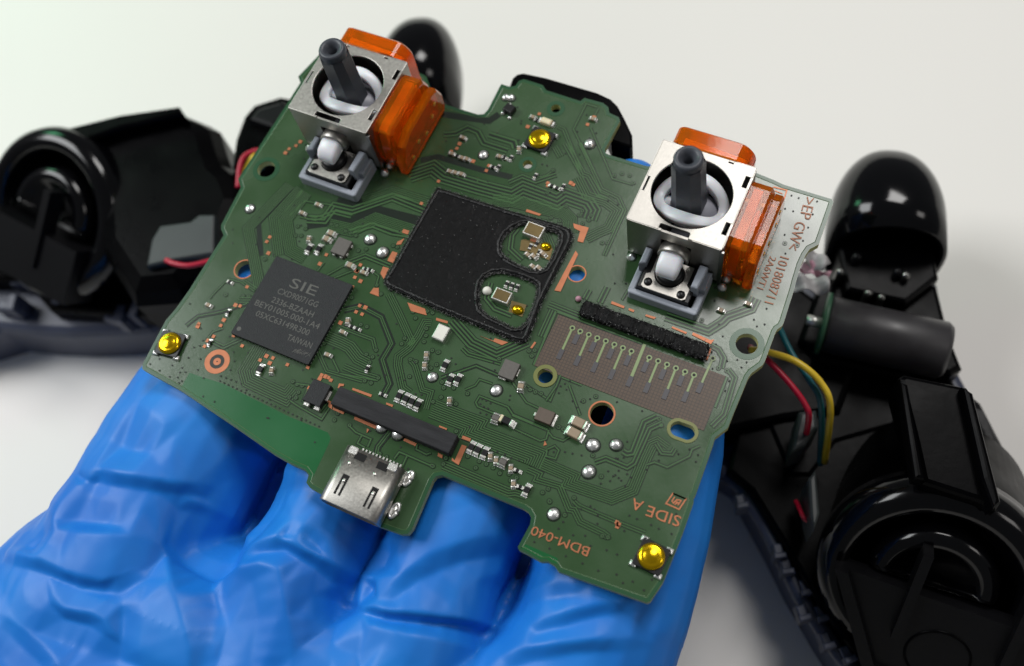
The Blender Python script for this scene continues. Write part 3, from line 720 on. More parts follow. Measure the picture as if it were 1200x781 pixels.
main = empty('main_chip', (-35.98, -10.9, 0), board)
mb = MB(); mb.prism(rrect(-8.2, -8.35, 8.2, 8.35, 0.25, 2), 0.35, 1.05, 'ic_black', 0.06)
mb.prism(rrect(-7.9, -8.05, 7.9, 8.05, 0.2, 2), 0.02, 0.36, 'mask_gap')
put('package', mb.mesh('package'), main, (-35.98, -10.9, 0))
mb = MB()
for k in range(22):
    for s in (-1, 1):
        t = -7.6 + 15.2 * k / 21
        mb.lathe([(0.17, 0.03), (0.22, 0.18), (0.17, 0.34)], 'solder', s * 8.0, t, 8)
        mb.lathe([(0.17, 0.03), (0.22, 0.18), (0.17, 0.34)], 'solder', t, s * 8.15, 8)
o = put('solder_balls', mb.mesh('solder_balls'), main, (-35.98, -10.9, 0)); o['kind'] = 'stuff'
for s, a, b, h in (('SIE', (-38.82,-6.30), (-33.33,-6.18), 1.95), ('CXD90071GG', (-40.21,-8.66), (-31.88,-8.43), 1.15), ('2336-BZAAH', (-40.36,-10.59), (-31.63,-10.46), 1.15),
                   ('BEY01005.000-1A4', (-42.97,-12.26), (-29.48,-12.06), 1.15), ('05XC63149R300', (-41.72,-14.05), (-30.60,-13.84), 1.15), ('TAIWAN', (-33.94,-15.97), (-28.95,-15.82), 1.15)):
    me, loc = text_mesh('lettering', s, a, b, h, 1.062, 'chip_print')
    put('lettering', me, main, loc)
mb = MB(); mb.flat(circ(0, 0, 0.42, 20), 0, 'chip_print'); p = (-43.14,-17.95)
put('corner_dot', mb.mesh('corner_dot'), main, (p[0], p[1], 1.063))
mb = MB()
for k in range(26):
    a = Vector((-31.70,-17.37)).lerp(Vector((-28.76,-17.23)), random.random()); d = random.uniform(0.2, 1.0); t = random.uniform(-0.6, 0.9)
    mb.ribbon([(a.x, a.y - random.uniform(0, 0.9)), (a.x + d * math.cos(t), a.y - 0.3 + d * math.sin(t))], 0.06, 0.002 + 0.0008 * k, 'chip_print')
put('scuff_marks', mb.mesh('scuff_marks', (-36, -11, 0)), main, (-36, -11, 1.063))

# ---- printed copper lettering
mat('copper_sheen_tint', lin(152, 106, 84), 0.5, metal=0.3, var=0.15, vscale=900)  # same copper, greyed to paint in the sheen that washes out this lettering
def printed(s, a, b, h, m='copper'):
    me, loc = text_mesh('lettering', s, a, b, h, 0.125, m); put('lettering', me, board, loc)
printed('BDM-040', (29.76,-29.63), (20.03,-30.00), 1.5)
printed('SIDE', (41.02,-19.58), (35.57,-19.91), 1.75)
printed('A', (34.75,-19.66), (32.97,-19.75), 1.75)
printed('>EP', (40.96,43.31), (41.45,38.88), 1.9, 'copper_sheen_tint')
printed('GW<', (41.05,38.00), (41.44,32.36), 1.9, 'copper_sheen_tint')
printed('101808711', (40.72,30.48), (41.15,21.20), 1.6, 'copper_sheen_tint')
printed('2A6WT1', (38.89,29.86), (38.86,23.24), 1.2, 'copper_sheen_tint')
mb = MB()
LB = [(38.34,-15.73),(40.54,-15.77),(40.15,-17.77),(37.93,-17.71)]
mb.ribbon(LB + [LB[0], LB[1]], 0.22, 0.10, 'copper')
def lb(u, v):
    a, b, c, d = [Vector(p) for p in LB]
    p = a.lerp(b, u).lerp(d.lerp(c, u), v); return (p.x, p.y)
mb.ribbon([lb(.25, .22), lb(.25, .62), lb(.42, .72), lb(.5, .3)], 0.2, 0.104, 'copper')
mb.ribbon([lb(.45, .45), lb(.62, .3), lb(.78, .3), lb(.76, .75)], 0.2, 0.107, 'copper')
mb.ribbon([lb(.5, .55), lb(.76, .55)], 0.2, 0.110, 'copper')
mb.ribbon([lb(.55, .8), lb(.66, .5)], 0.2, 0.113, 'copper')
c = lb(.5, .5); mb.put('printed_mark', board, (c[0], c[1], 0))
mb = MB()
mb.ribbon([(34.27,43.14),(36.71,43.31),(36.96,39.85),(35.52,39.77)], 0.24, 0.10, 'copper')
mb.ribbon([(34.80,42.50),(36.25,42.38)], 0.18, 0.103, 'copper'); mb.ribbon([(35.07,41.28),(35.85,41.29)], 0.18, 0.103, 'copper'); mb.ribbon([(35.22,40.41),(36.02,40.33)], 0.18, 0.103, 'copper')
c = (35.98,41.81); mb.put('printed_mark', board, (c[0], c[1], 0))

# ---- snap dome buttons
mb = MB(); mb.prism(rrect(-2.35, -2.3, 2.35, 2.3, 0.3, 3), 0.02, 0.75, 'resistor_black', 0.1); base_me = mb.mesh('button_base')
mb = MB(); mb.lathe([(2.12, 0.70), (2.12, 0.95), (1.95, 1.15), (1.72, 1.32), (1.5, 1.38), (1.30, 1.36), (1.15, 1.42), (0.6, 1.56), (0.02, 1.6)], 'gold', n=36); dome_me = mb.mesh('dome')
mb = MB(); mb.cbox(1.15, 0.9, 0.0, 0.55, 'solder', 0.25); pad_me = mb.mesh('terminal')
for (p, r) in (((-53.88,-25.23), 8), ((-8.98,37.62), -4), ((38.98,-26.51), -3)):
    b = empty('push_button', (p[0], p[1], 0), board)
    put('button_base', base_me, b, (p[0], p[1], 0), math.radians(r))
    put('dome', dome_me, b, (p[0], p[1], 0), 0)
    for sx in (-1, 1):
        for sy in (-1, 1):
            a = math.radians(r); x, y = sx * 2.1, sy * 2.15
            put('terminal', pad_me, b, (p[0] + x * math.cos(a) - y * math.sin(a), p[1] + x * math.sin(a) + y * math.cos(a), 0.02), a)

# ---- black felt patch over the radio section
felt_out = [(-22.68,21.35),(-7.43,21.65),(2.04,22.21),(3.98,22.01),(4.90,21.06),(5.24,19.52),(5.14,10.73),(5.16,6.29),(5.60,2.08),(5.77,-0.10),(5.28,-1.16),(3.91,-1.36),(-3.44,-1.18),(-10.25,-1.05),(-21.87,-0.40),(-22.71,0.01),(-23.04,0.80)]
cut1 = [(-5.82,13.41),(-6.63,15.14),(-6.65,17.01),(-6.00,18.58),(-4.77,19.99),(-3.24,20.76),(-0.12,20.63),(1.82,20.81),(2.82,20.45),(3.31,18.96),(3.50,15.53),(3.20,13.23),(2.42,12.38),(0.79,11.92),(-2.14,12.07),(-4.58,12.59)]
cut2 = [(-6.03,4.55),(-6.62,6.49),(-6.42,7.84),(-5.49,9.11),(-3.70,9.99),(-1.14,10.27),(2.05,10.24),(3.24,9.81),(3.93,7.93),(4.45,4.60),(4.29,2.43),(3.87,1.22),(2.69,0.57),(0.61,0.79),(-2.33,1.03),(-4.30,1.66),(-5.30,3.04)]
me = sheet('felt_pad', ccw(felt_out), [cut1, cut2], 0.12, 0.72, 'felt', 'felt', 0.12)
felt = put('felt_pad', me, board, (0, 0, 0))
def fuzz(name, parent, edges, areas, n_edge, n_area, z, excl, length=(0.25, 0.7), lightshare=0.4):
    mb = MB()
    def hair(x, y, z, ang, el, L):
        d = Vector((math.cos(ang) * math.cos(el), math.sin(ang) * math.cos(el), math.sin(el))); s_ = Vector((-math.sin(ang), math.cos(ang), 0)) * 0.06
        b = Vector((x, y, z)); t = b + d * L
        m_ = 'fibre_grey' if random.random() < lightshare else 'fibre'
        mb.add([tuple(b - s_), tuple(b + s_), tuple(t)], [[0, 1, 2]], m_)
        mb.add([tuple(b + Vector((0, 0, -0.06))), tuple(b + Vector((0, 0, 0.06))), tuple(t)], [[0, 1, 2]], m_)
    for P in edges:
        segs = [(Vector(P[i]), Vector(P[(i + 1) % len(P)])) for i in range(len(P))]
        tot = sum((b - a).length for a, b in segs)
        for a, b in segs:
            for k in range(int(n_edge * (b - a).length / tot)):
                p = a.lerp(b, random.random())
                hair(p.x + random.gauss(0, 0.18), p.y + random.gauss(0, 0.18), random.uniform(0.1, z), random.uniform(0, 6.28), random.uniform(-0.2, 0.9), random.uniform(*length))
    for P in areas:
        x0, x1 = min(p[0] for p in P), max(p[0] for p in P); y0, y1 = min(p[1] for p in P), max(p[1] for p in P); k = 0
        while k < n_area:
            p = (random.uniform(x0, x1), random.uniform(y0, y1))
            if inside(p, P) and not any(inside(p, e) for e in excl):
                hair(p[0], p[1], z - 0.02, random.uniform(0, 6.28), random.uniform(0.05, 0.7), random.uniform(0.2, 0.5)); k += 1
    o = mb.put(name, parent); o['kind'] = 'stuff'
fuzz('felt_fibres', felt, [felt_out, cut1, cut2], [felt_out], 3000, 220, 0.72, [cut1, cut2], length=(0.12, 0.42), lightshare=0.35)

for Q, d in ((ccw(felt_out), 0.55), (ccw(cut1), -0.42), (ccw(cut2), -0.42)):
    q = offset_poly(Q, d); q2 = []
    for i in range(len(q)):
        a_ = Vector(q[i]); b_ = Vector(q[(i + 1) % len(q)]); k_ = max(1, int((b_ - a_).length / 0.5))
        for k in range(k_): p_ = a_.lerp(b_, k / k_); q2.append((p_.x + random.gauss(0, .014), p_.y + random.gauss(0, .014), 0.60 + random.gauss(0, .02)))
    mb = MB(); mb.tube(q2 + [q2[0]], 0.34, 'felt_hem', 8); mb.put('felt_hem', felt)

# components in the windows of the felt
def crystal(p, w, l, rot):
    mb = MB(); mb.cbox(w, l, 0.05, 1.3, 'tin', 0.12); mb.cbox(w - 0.5, l - 0.5, 1.25, 1.36, 'gold_brown', 0.03)
    put('crystal_can', mb.mesh('crystal_can'), board, (p[0], p[1], 0), math.radians(rot))
crystal((-1.81,19.29), 3.5, 2.7, -2)
crystal((-1.68,5.36), 3.2, 2.4, -1)
for p, s in (((1.30,17.45), 1.0), ((1.81,4.25), 1.1)):
    mb = MB(); mb.lathe([(0.9 * s, 0.02), (0.85 * s, 0.4), (0.5 * s, 0.75), (0.02, 0.85)], 'gold', n=16, sx=1.2, sy=0.9); put('gold_joint', mb.mesh('gold_joint'), board, (p[0], p[1], 0))
mb = MB(); mb.lathe([(0.8, 0.02), (0.8, 0.5), (0.5, 0.9), (0.02, 1.0)], 'white_top', n=16); p = (-4.82,5.57); put('glue_dot', mb.mesh('glue_dot'), board, (p[0], p[1], 0))
MB().prism([(-3.45,17.11),(-2.80,17.55),(2.59,17.57),(3.00,15.16),(2.29,15.25),(-1.14,15.40),(-2.86,15.10)], 0.10, 0.16, 'gold_brown').put('copper_pad', board, (*(-0.27,16.47), 0))
MB().prism([(0.06,5.52),(2.79,5.71),(3.05,3.34),(0.41,3.35)], 0.10, 0.16, 'gold_brown').put('copper_pad', board, (*(1.53,4.50), 0))
parts('chip_resistor', RES_S, [(-1.28,16.45),(-0.49,17.32),(0.66,15.90),(-2.13,8.07),(-1.14,8.09),(-0.14,8.12)], 0)
parts('chip_capacitor', CAP, [(-0.99,14.71),(0.15,14.79),(1.51,15.87),(0.86,12.86),(1.96,13.02)], 70)

# ---- dark foam strips
mb = MB()
mb.prism(rrect(-20.1, -24.25, 2.7, -20.85, 0.18, 3), 0.15, 2.25, 'foam_bar', 0.14)
mb.put('foam_strip', board, (-8.7, -22.5, 0))
mb = MB()
n = 60; R = []
for k in range(n + 1):
    x = 12.1 + 22.9 * k / n; ring_ = []
    w = 1.45 + 0.04 * math.sin(k * 0.7) + random.uniform(-0.04, 0.04); h = 1.45 + random.uniform(-0.05, 0.05)
    if k in (0, n): w *= 0.7; h *= 0.75
    for j in range(14):
        a = 2 * math.pi * j / 14
        yy = 8.45 + w * (abs(math.cos(a)) ** 0.55) * (1 if math.cos(a) > 0 else -1) + random.uniform(-.04, .04)
        zz = 0.12 + h * 0.5 + h * 0.5 * (abs(math.sin(a)) ** 0.6) * (1 if math.sin(a) > 0 else -1)
        ring_.append((x, yy, max(0.1, zz + (random.uniform(-.06, .06) if zz > 0.6 else 0))))
    R.append(ring_)
mb.rings(R, 'felt', smooth=False)
fs = mb.put('felt_strip', board, (23.5, 8.45, 0))
fuzz('felt_fibres', fs, [[(12.2, 7.2), (35, 7.2), (35, 9.8), (12.2, 9.8)]], [[(12.2, 7.1), (35, 7.1), (35, 9.8), (12.2, 9.8)]], 900, 900, 1.5, [], lightshare=0.12)
mb = MB(); mb.lathe([(0.5, 0.02), (0.55, 0.5), (0.3, 0.8), (0.02, 0.85)], 'pink_plastic', n=12); p = (10.84,10.03); put('glue_dot', mb.mesh('glue_dot'), board, (p[0], p[1], 0))

# ---- contact field for the button film
film = empty('contact_field', (24, 1.0, 0), board)
mb = MB(); mb.prism([(8.75, -4.15), (39.1, -4.15), (39.1, 6.1), (8.75, 6.1)], 0.075, 0.10, 'connector_film'); put('film', mb.mesh('film', (24, 1, 0)), film, (24, 1, 0))
VI = [(12.02,4.64),(13.52,4.58),(15.13,4.54),(16.72,4.51),(18.29,4.52),(19.88,4.48),(21.46,4.44),(23.02,4.41),(24.60,6.43),(26.22,4.44),(27.82,4.42),(29.42,4.39),(31.01,4.33),(32.64,4.30),(34.21,4.31),(36.01,8.26)]
PD = [(12.07,-0.61),(13.42,2.96),(15.24,-0.60),(16.63,2.68),(18.39,-0.62),(19.90,2.68),(21.57,-0.69),(23.04,2.60),(24.80,-0.75),(26.22,2.59),(27.90,-0.71),(29.35,2.47),(31.13,-0.61),(32.53,2.53),(34.26,0.18),(35.88,2.55)]
lead = MB()
for i, (a, b) in enumerate(zip(VI, PD)):
    if i != 8:
        lead.ribbon([a, (b[0], b[1] + 0.5)], 0.34, 0.104 + i * 0.0003, 'mask_lead', h=0.03)
        lead.flat(circ(a[0], a[1], 0.5, 16), 0.142, 'mask_lead'); lead.flat(circ(a[0], a[1], 0.26, 12), 0.148, 'via_hole')
    else:
        lead.ribbon([a, (b[0], b[1] + 0.5)], 0.5, 0.104, 'mask_lead', h=0.03)
    m = MB(); m.cbox(0.85, 1.95, 0.0, 0.09, 'connector_pad', 0.03)
    put('contact_pad', m.mesh('contact_pad'), film, (b[0], b[1], 0.105))
lead.put('contact_leads', film, (24, 1, 0))

# ---- charging socket
usb = empty('charging_socket', (-8.0, -34.6, 0), board)
def up(P, h): return [(x, y) for x, y in P]
mb = MB()
X0, X1, Y0, Y1, ZH = -13.6, -2.5, -39.5, -29.65, 3.7
prof = []
for k in range(7): a = math.pi / 2 * k / 6; prof.append((X1 - 1.5 + 1.5 * math.cos(a), ZH - 1.5 + 1.5 * math.sin(a)))
prof2 = []
for k in range(7): a = math.pi / 2 + math.pi / 2 * k / 6; prof2.append((X0 + 1.5 + 1.5 * math.cos(a), ZH - 1.5 + 1.5 * math.sin(a)))
prof3 = []
for k in range(7): a = math.pi + math.pi / 2 * k / 6; prof3.append((X0 + 1.5 + 1.5 * math.cos(a), 0.15 + 1.5 + 1.5 * math.sin(a) - 0.3))
prof4 = []
for k in range(7): a = 1.5 * math.pi + math.pi / 2 * k / 6; prof4.append((X1 - 1.5 + 1.5 * math.cos(a), 0.15 + 1.5 + 1.5 * math.sin(a) - 0.3))
loop = prof + prof2 + prof3 + prof4
cx, cz = (X0 + X1) / 2, ZH / 2
inn = [(cx + (x - cx) * 0.93, cz + (z - cz) * 0.84) for x, z in loop]
mb.rings([[(x, Y1, z) for x, z in inn], [(x, Y1, z) for x, z in loop], [(x, Y0 + 0.15, z) for x, z in loop], [(cx + (x - cx) * 0.985, Y0, cz + (z - cz) * 0.96) for x, z in loop],
          [(x, Y0, z) for x, z in inn], [(x, Y1 - 1.0, z) for x, z in inn]], 'steel', cap0=False, cap1=False, smooth=False)
mb.f = [f[::-1] for f in mb.f]
for i in range(len(mb.sm)): mb.sm[i] = True
mb.rings([[(x, Y1 - 0.7, z) for x, z in inn], [(x, Y1 - 0.9, z) for x, z in inn]], 'black_rubber')
mb.box(cx - 3.4, Y0 + 0.8, 1.2, cx + 3.4, Y1 - 0.8, 1.9, 'black_rubber')
mb.put('shell', usb, (-8.0, -34.6, 0))
for s in (-1, 1):                                      # spring slots: a dark U with a bright tip
    xs = cx + s * 2.75
    mb = MB()
    mb.prism([(xs - .62, -37.9), (xs - .22, -37.9), (xs - .22, -35.0), (xs + .22, -35.0), (xs + .22, -37.9), (xs + .62, -37.9), (xs + .62, -34.3), (xs - .62, -34.3)], ZH - 0.05, ZH + 0.012, 'cavity')
    mb.put('spring_slot', usb, (xs, -36, ZH))
    mb = MB(); mb.lathe([(0.3, ZH), (0.24, ZH + 0.1), (0.02, ZH + 0.14)], 'tin', xs, -35.4, 12); mb.put('spring_tip', usb, (xs, -35.4, ZH))
    mb = MB(); mb.prism(rrect(cx + s * 2.1 - 1.0, -31.4, cx + s * 2.1 + 1.0, -30.15, 0.1, 2), ZH - 0.05, ZH + 0.014, 'cavity'); mb.put('shell_notch', usb, (cx + s * 2.1, -31, ZH))
    mb = MB(); mb.prism(rrect(cx + s * 3.7 - 0.8, -30.9, cx + s * 3.7 + 0.8, -29.55, 0.3, 3), ZH - 0.3, ZH + 0.16, 'tin', 0.1); mb.put('shell_tab', usb, (cx + s * 3.7, -30.2, ZH))
    mb = MB(); mb.lathe([(0.34, ZH), (0.3, ZH + 0.1), (0.02, ZH + 0.16)], 'tin', cx + s * 2.4 - 0.9, -32.4, 12); mb.put('weld_spot', usb, (cx + s * 2.4 - 0.9, -32.4, ZH))
mb = MB()
for k in range(12): mb.cbox(0.32, 1.3, 0.02, 0.35, 'tin', 0.05, cx - 3.6 + 7.2 * k / 11, -29.3)
mb.put('socket_pins', usb, (cx, -29.3, 0))
for p in ((-2.29,-30.34), (-1.92,-36.01)):
    mb = MB(); pts = [(0.55 * math.cos(a), 1.25 * math.sin(a), 0.25) for a in [2 * math.pi * k / 20 for k in range(21)]]
    mb.tube(pts, 0.33, 'solder', 8); mb.lathe([(0.02, 0.35), (0.4, 0.3), (0.5, 0.05)], 'tin', n=12, cap0=False, cap1=False, sy=2.0)
    put('solder_lug', mb.mesh('solder_lug'), usb, (p[0], p[1], 0), math.radians(-6))

# ---- black bracket under the top tongue
BK = [(-20.58,48.09),(-20.84,50.27),(-20.43,51.40),(-19.28,52.13),(-14.66,52.57),(-3.82,52.66),(-0.77,52.16),(1.07,51.14),(3.41,48.86),(6.16,45.96),(7.10,43.87),(6.79,43.15),(2.99,43.18),(0.44,45.93),(-3.85,48.53),(-12.01,46.66),(-17.15,45.88)]
mb = MB(); mb.prism(BK, -7.5, -1.5, 'plastic_black', 0.5); c = (-8.83,51.61)
mb.put('bracket', board, (c[0], c[1], -2))

# ---- analog sticks
def make_stick(ox, oy):
    S = 16.8; H = 12.0
    st = empty('analog_stick', (ox + S / 2, oy + S / 2, 0), board)
    def P(mb, name): return mb.put(name, st, (ox + S / 2, oy + S / 2, 0))
    def T(Q): return [(x + ox, y + oy) for x, y in Q]
    # top plate with a round opening and notches on the folds
    r = 0.35
    outl = [(0.2, 0.1), (5.7, 0.1), (5.7, 1.15), (5.9, 1.3), (10.7, 1.3), (10.9, 1.15), (10.9, 0.1), (S - 0.2, 0.1), (S - 0.1, 0.2), (S - 0.1, 2.9), (S - 1.2, 2.9), (S - 1.2, 5.2), (S - 0.1, 5.2),
            (S - 0.1, 12.4), (S - 1.2, 12.4), (S - 1.2, 14.6), (S - 0.1, 14.6), (S - 0.1, S - 0.2), (S - 0.2, S - 0.1), (12.8, S - 0.1), (12.8, S - 0.7), (12.0, S - 0.7), (12.0, S - 0.1), (4.5, S - 0.1), (4.5, S - 0.6), (3.9, S - 0.6), (3.9, S - 0.1), (0.2, S - 0.1), (0.1, S - 0.2),
            (0.1, 9.0), (0.75, 9.0), (0.75, 6.2), (0.1, 6.2), (0.1, 0.2)]
    me = sheet('top_plate', T(outl), [circ(ox + S / 2, oy + S / 2, 6.75, 56)], H - 0.45, H, 'steel', 'steel', 0.09)
    shift_mesh(me, (-(ox + S / 2), -(oy + S / 2), 0)); put('top_plate', me, st, (ox + S / 2, oy + S / 2, 0))
    # side walls (front wall has an opening for the plunger)
    mb = MB()
    for x0, x1 in ((0.35, 6.2), (11.6, S - 0.35)): mb.box(ox + x0, oy + 0.02, 0.9, ox + x1, oy + 0.42, H - 0.05, 'steel')
    mb.box(ox + 6.2, oy + 0.02, 9.2, ox + 11.6, oy + 0.42, H - 0.25, 'steel')
    P(mb, 'front_wall')
    mb = MB(); mb.box(ox + 0.02, oy + 0.35, 0.5, ox + 0.42, oy + S - 0.35, H - 0.05, 'steel'); P(mb, 'side_wall')
    mb = MB(); mb.box(ox + S - 0.42, oy + 0.6, 0.5, ox + S - 0.02, oy + S - 0.35, H - 0.05, 'steel'); P(mb, 'side_wall')
    mb = MB(); mb.box(ox + 0.35, oy + S - 0.42, 0.5, ox + S - 0.35, oy + S - 0.02, H - 0.05, 'steel'); P(mb, 'back_wall')
    mb = MB()
    for z0, m in ((0.5, 'steel'),):
        mb.prism(T([(S - 0.30, -0.05), (S + 0.35, -0.05), (S + 0.35, 0.5), (S - 0.30, 0.5)]), 0.05, H - 0.9, 'steel_dark', 0.1)
    P(mb, 'corner_post')
    mb = MB(); mb.box(ox + 0.5, oy + 0.5, 0.3, ox + S - 0.5, oy + S - 0.5, 4.6, 'cavity'); P(mb, 'inner_floor')  # black block added so the inside of the box looks shaded
    # rolled steel hood over the plunger
    mb = MB(); R = []
    for k in range(13):
        a = math.radians(-10 + 200 * k / 12)
        row = []
        for rr, y in ((2.75, 0.3), (2.75, -1.3), (2.6, -1.5), (2.35, -1.45), (2.35, 0.3)):
            row.append((ox + 8.9 + rr * math.cos(a), oy + y, 6.4 + rr * math.sin(a)))
        R.append(row)
    mb.rings(R, 'steel', smooth=True); P(mb, 'hood')
    # grey holder with raised cheeks
    hold = MB()
    hold.prism(T(rrect(3.3, -8.0, 15.8, -6.9, 0.5, 4)), 0.05, 2.3, 'grey_plastic', 0.25)
    hold.prism(T([(3.25, -7.3), (4.4, -7.3), (4.4, -0.1), (3.25, -0.1)]), 0.05, 2.3, 'grey_plastic', 0.25)
    hold.prism(T([(14.5, -7.3), (15.8, -7.3), (15.8, -0.1), (14.5, -0.1)]), 0.05, 2.3, 'grey_plastic', 0.25)
    hold.prism(T([(3.7, -3.6), (4.9, -3.0), (4.9, -0.15), (3.7, -0.15)]), 2.0, 5.2, 'grey_plastic', 0.3)
    hold.prism(T([(13.4, -4.6), (14.6, -4.6), (14.9, -2.2), (14.9, -0.15), (13.4, -0.15)]), 2.0, 5.3, 'grey_plastic', 0.3)
    hold.prism(T([(14.6, -3.8), (15.7, -3.8), (15.7, -0.15), (14.6, -0.15)]), 2.0, 3.6, 'grey_plastic', 0.25)
    P(hold, 'switch_holder')
    # tact switch: black body, steel plate with two rivets, round rubber button
    mb = MB(); mb.box(ox + 4.7, oy - 6.85, 0.1, ox + 13.9, oy - 0.2, 3.4, 'black_rubber', 0.1); P(mb, 'switch_body')
    me = sheet('switch_plate', T([(5.3, -6.6), (5.9, -6.9), (12.7, -6.9), (13.25, -6.5), (13.25, -4.5), (12.6, -3.9), (12.6, -0.4), (6.0, -0.4), (6.0, -3.8), (5.3, -4.2)]), [circ(ox + 9.1, oy - 3.0, 2.55, 32)], 3.45, 3.75, 'steel', 'steel', 0.06)
    shift_mesh(me, (-(ox + S / 2), -(oy + S / 2), 0)); put('switch_plate', me, st, (ox + S / 2, oy + S / 2, 0))
    for x, y in ((6.25, -5.65), (12.25, -5.95)):
        mb = MB(); mb.lathe([(0.72, 3.6), (0.72, 3.95), (0.55, 4.15), (0.02, 4.2)], 'black_rubber', ox + x, oy + y, 16); P(mb, 'rivet')
    mb = MB(); mb.lathe([(2.4, 3.3), (2.4, 4.3), (2.2, 4.8), (1.9, 5.0), (0.02, 5.05)], 'black_rubber', ox + 9.1, oy - 3.0, 28); P(mb, 'switch_button')
    mb = MB(); mb.lathe([(0.32, 0.1), (0.32, 0.6), (0.02, 0.75)], 'solder', ox + 14.1, oy - 6.6, 10); P(mb, 'terminal')
    # white plunger reaching from the box over the button
    mb = MB(); R = []
    for y, w, zt, zb in ((0.3, 2.05, 8.3, 5.2), (-2.2, 2.05, 8.2, 5.2), (-3.6, 2.0, 7.7, 5.1), (-4.4, 1.85, 6.9, 5.1), (-4.7, 1.6, 6.2, 5.15)):
        row = []
        for k in range(16):
            a = 2 * math.pi * k / 16; cz_ = (zt + zb) / 2; hz = (zt - zb) / 2
            row.append((ox + 8.9 + w * math.copysign(abs(math.cos(a)) ** 0.55, math.cos(a)), oy + y, cz_ + hz * math.copysign(abs(math.sin(a)) ** 0.55, math.sin(a))))
        R.append(row)
    mb.rings(R, 'white_plastic', smooth=True); P(mb, 'plunger')
    # orange sensor housings: one on the side, one at the back
    mb = MB()
    side = [(1.6, 0.6), (15.4, 0.6), (16.2, 3.0), (16.2, 7.6), (14.9, 10.6), (13.6, 11.3), (3.4, 11.3), (2.0, 10.4), (1.0, 7.0), (1.0, 3.0)]
    def xprism(mb, Q, x0, x1, m, b=0.35):
        R = [[(x0 + ox, y + oy, z) for y, z in Q], [(x1 - b + ox, y + oy, z) for y, z in Q], [(x1 + ox, y + oy, z) for y, z in offset_poly(ccw(Q), b)]]
        return mb.rings(R, m)
    xprism(mb, ccw(side), S + 0.05, S + 3.9, 'orange', 0.5)
    P(mb, 'sensor_housing')
    mb = MB(); xprism(mb, ccw([(0.7, 0.3), (16.4, 0.3), (17.0, 1.5), (17.0, 4.6), (15.8, 7.6), (14.0, 8.4), (5.0, 8.4), (2.2, 7.0), (0.7, 4.0)]), S + 3.95, S + 5.6, 'orange', 0.4); P(mb, 'sensor_cover')
    mb = MB(); xprism(mb, ccw([(3, 1.5), (14, 1.5), (14, 9.5), (3, 9.5)]), S + 0.6, S + 2.2, 'orange_core', 0.1)
    mb.axis_lathe((ox + S + 2.3, oy + 8.4, 5.8), (1, 0, 0), [(0, 3.2), (0.5, 3.2), (0.5, 2.4), (1.0, 2.4)], 'orange_core', 24)
    P(mb, 'sensor_wiper')
    for y, z in ((3.6, 2.2), (6.4, 3.6), (9.2, 2.4), (12.2, 3.8), (13.8, 5.6)):
        mb = MB(); mb.axis_lathe((ox + S + 4.6, oy + y, z), (1, 0, 0), [(0, 0.45), (1.06, 0.45), (1.1, 0.35)], 'contact_gold', 12); P(mb, 'contact_pin')
    mb = MB(); R = []
    back = []
    for k in range(9): a = math.pi / 2 * k / 8; back.append((12.4 + 3.2 * math.cos(a), 8.9 + 3.4 * math.sin(a)))
    for k in range(6): a = math.pi / 2 + math.pi / 2 * k / 5; back.append((3.0 + 1.4 * math.cos(a), 10.9 + 1.4 * math.sin(a)))
    back += [(1.6, 0.5), (15.6, 0.5)]
    back = ccw(back)
    inb = offset_poly(back, 0.4)
    mb.rings([[(x + ox, S + 0.05 + oy, z) for x, z in back], [(x + ox, S + 3.3 + oy, z) for x, z in back], [(x + ox, S + 3.7 + oy, z) for x, z in inb]], 'orange')
    mb.f = [f[::-1] for f in mb.f]; P(mb, 'sensor_housing')
    mb = MB(); mb.rings([[(x + ox, S + 0.7 + oy, z) for x, z in ((3, 2), (14, 2), (14, 9.6), (3.4, 10.8))], [(x + ox, S + 1.9 + oy, z) for x, z in ((3, 2), (14, 2), (14, 9.6), (3.4, 10.8))]], 'orange_core'); mb.f = [f[::-1] for f in mb.f]; P(mb, 'sensor_wiper')
    # gimbal: white oval bail, lilac pivot below, dark shaft
    cx, cy = ox + S / 2, oy + S / 2
    mb = MB(); R = []
    for k in range(48):
        a = 2 * math.pi * k / 48; ca, sa = math.cos(a), math.sin(a)
        z = 11.1 - 2.4 * ca * ca
        ro = (6.55, 5.1); ri = (4.7, 3.1)
        R.append([(cx + ro[0] * ca, cy + ro[1] * sa, z - 1.6), (cx + ro[0] * ca, cy + ro[1] * sa, z - 0.2), (cx + (ro[0] - .2) * ca, cy + (ro[1] - .2) * sa, z),
                  (cx + (ri[0] + .2) * ca, cy + (ri[1] + .2) * sa, z + 0.1), (cx + ri[0] * ca, cy + ri[1] * sa, z - 0.1), (cx + ri[0] * ca, cy + ri[1] * sa, z - 1.6)])
    R.append(R[0]); mb.rings(R, 'white_plastic', cap0=False, cap1=False, smooth=True); P(mb, 'gimbal_ring')
    mb = MB(); mb.lathe([(0.02, 4.0), (3.6, 4.6), (3.9, 6.0), (3.5, 7.6), (2.4, 8.6), (0.02, 8.9)], 'lilac_plastic', cx + 0.6, cy + 0.3, 28, sx=1.25, sy=0.85); P(mb, 'pivot')
    mb = MB(); mb.axis_lathe((cx - 6.6, cy, 6.2), (1, 0, 0), [(0, 1.5), (13.2, 1.5)], 'white_plastic', 20); P(mb, 'axle')
    mb = MB(); mb.box(cx - 1.6, cy - 6.6, 5.2, cx + 1.6, cy + 6.6, 7.0, 'lilac_plastic', 0.2); P(mb, 'cross_arm')
    sh = MB()
    def octo(r, c): return [(r, -c), (r, c), (c, r), (-c, r), (-r, c), (-r, -c), (-c, -r), (c, -r)]
    lev = [(6.5, 2.75, 1.35), (9, 2.7, 1.3), (18.6, 2.52, 1.2), (20.3, 2.5, 1.2), (21.0, 2.4, 1.2)]
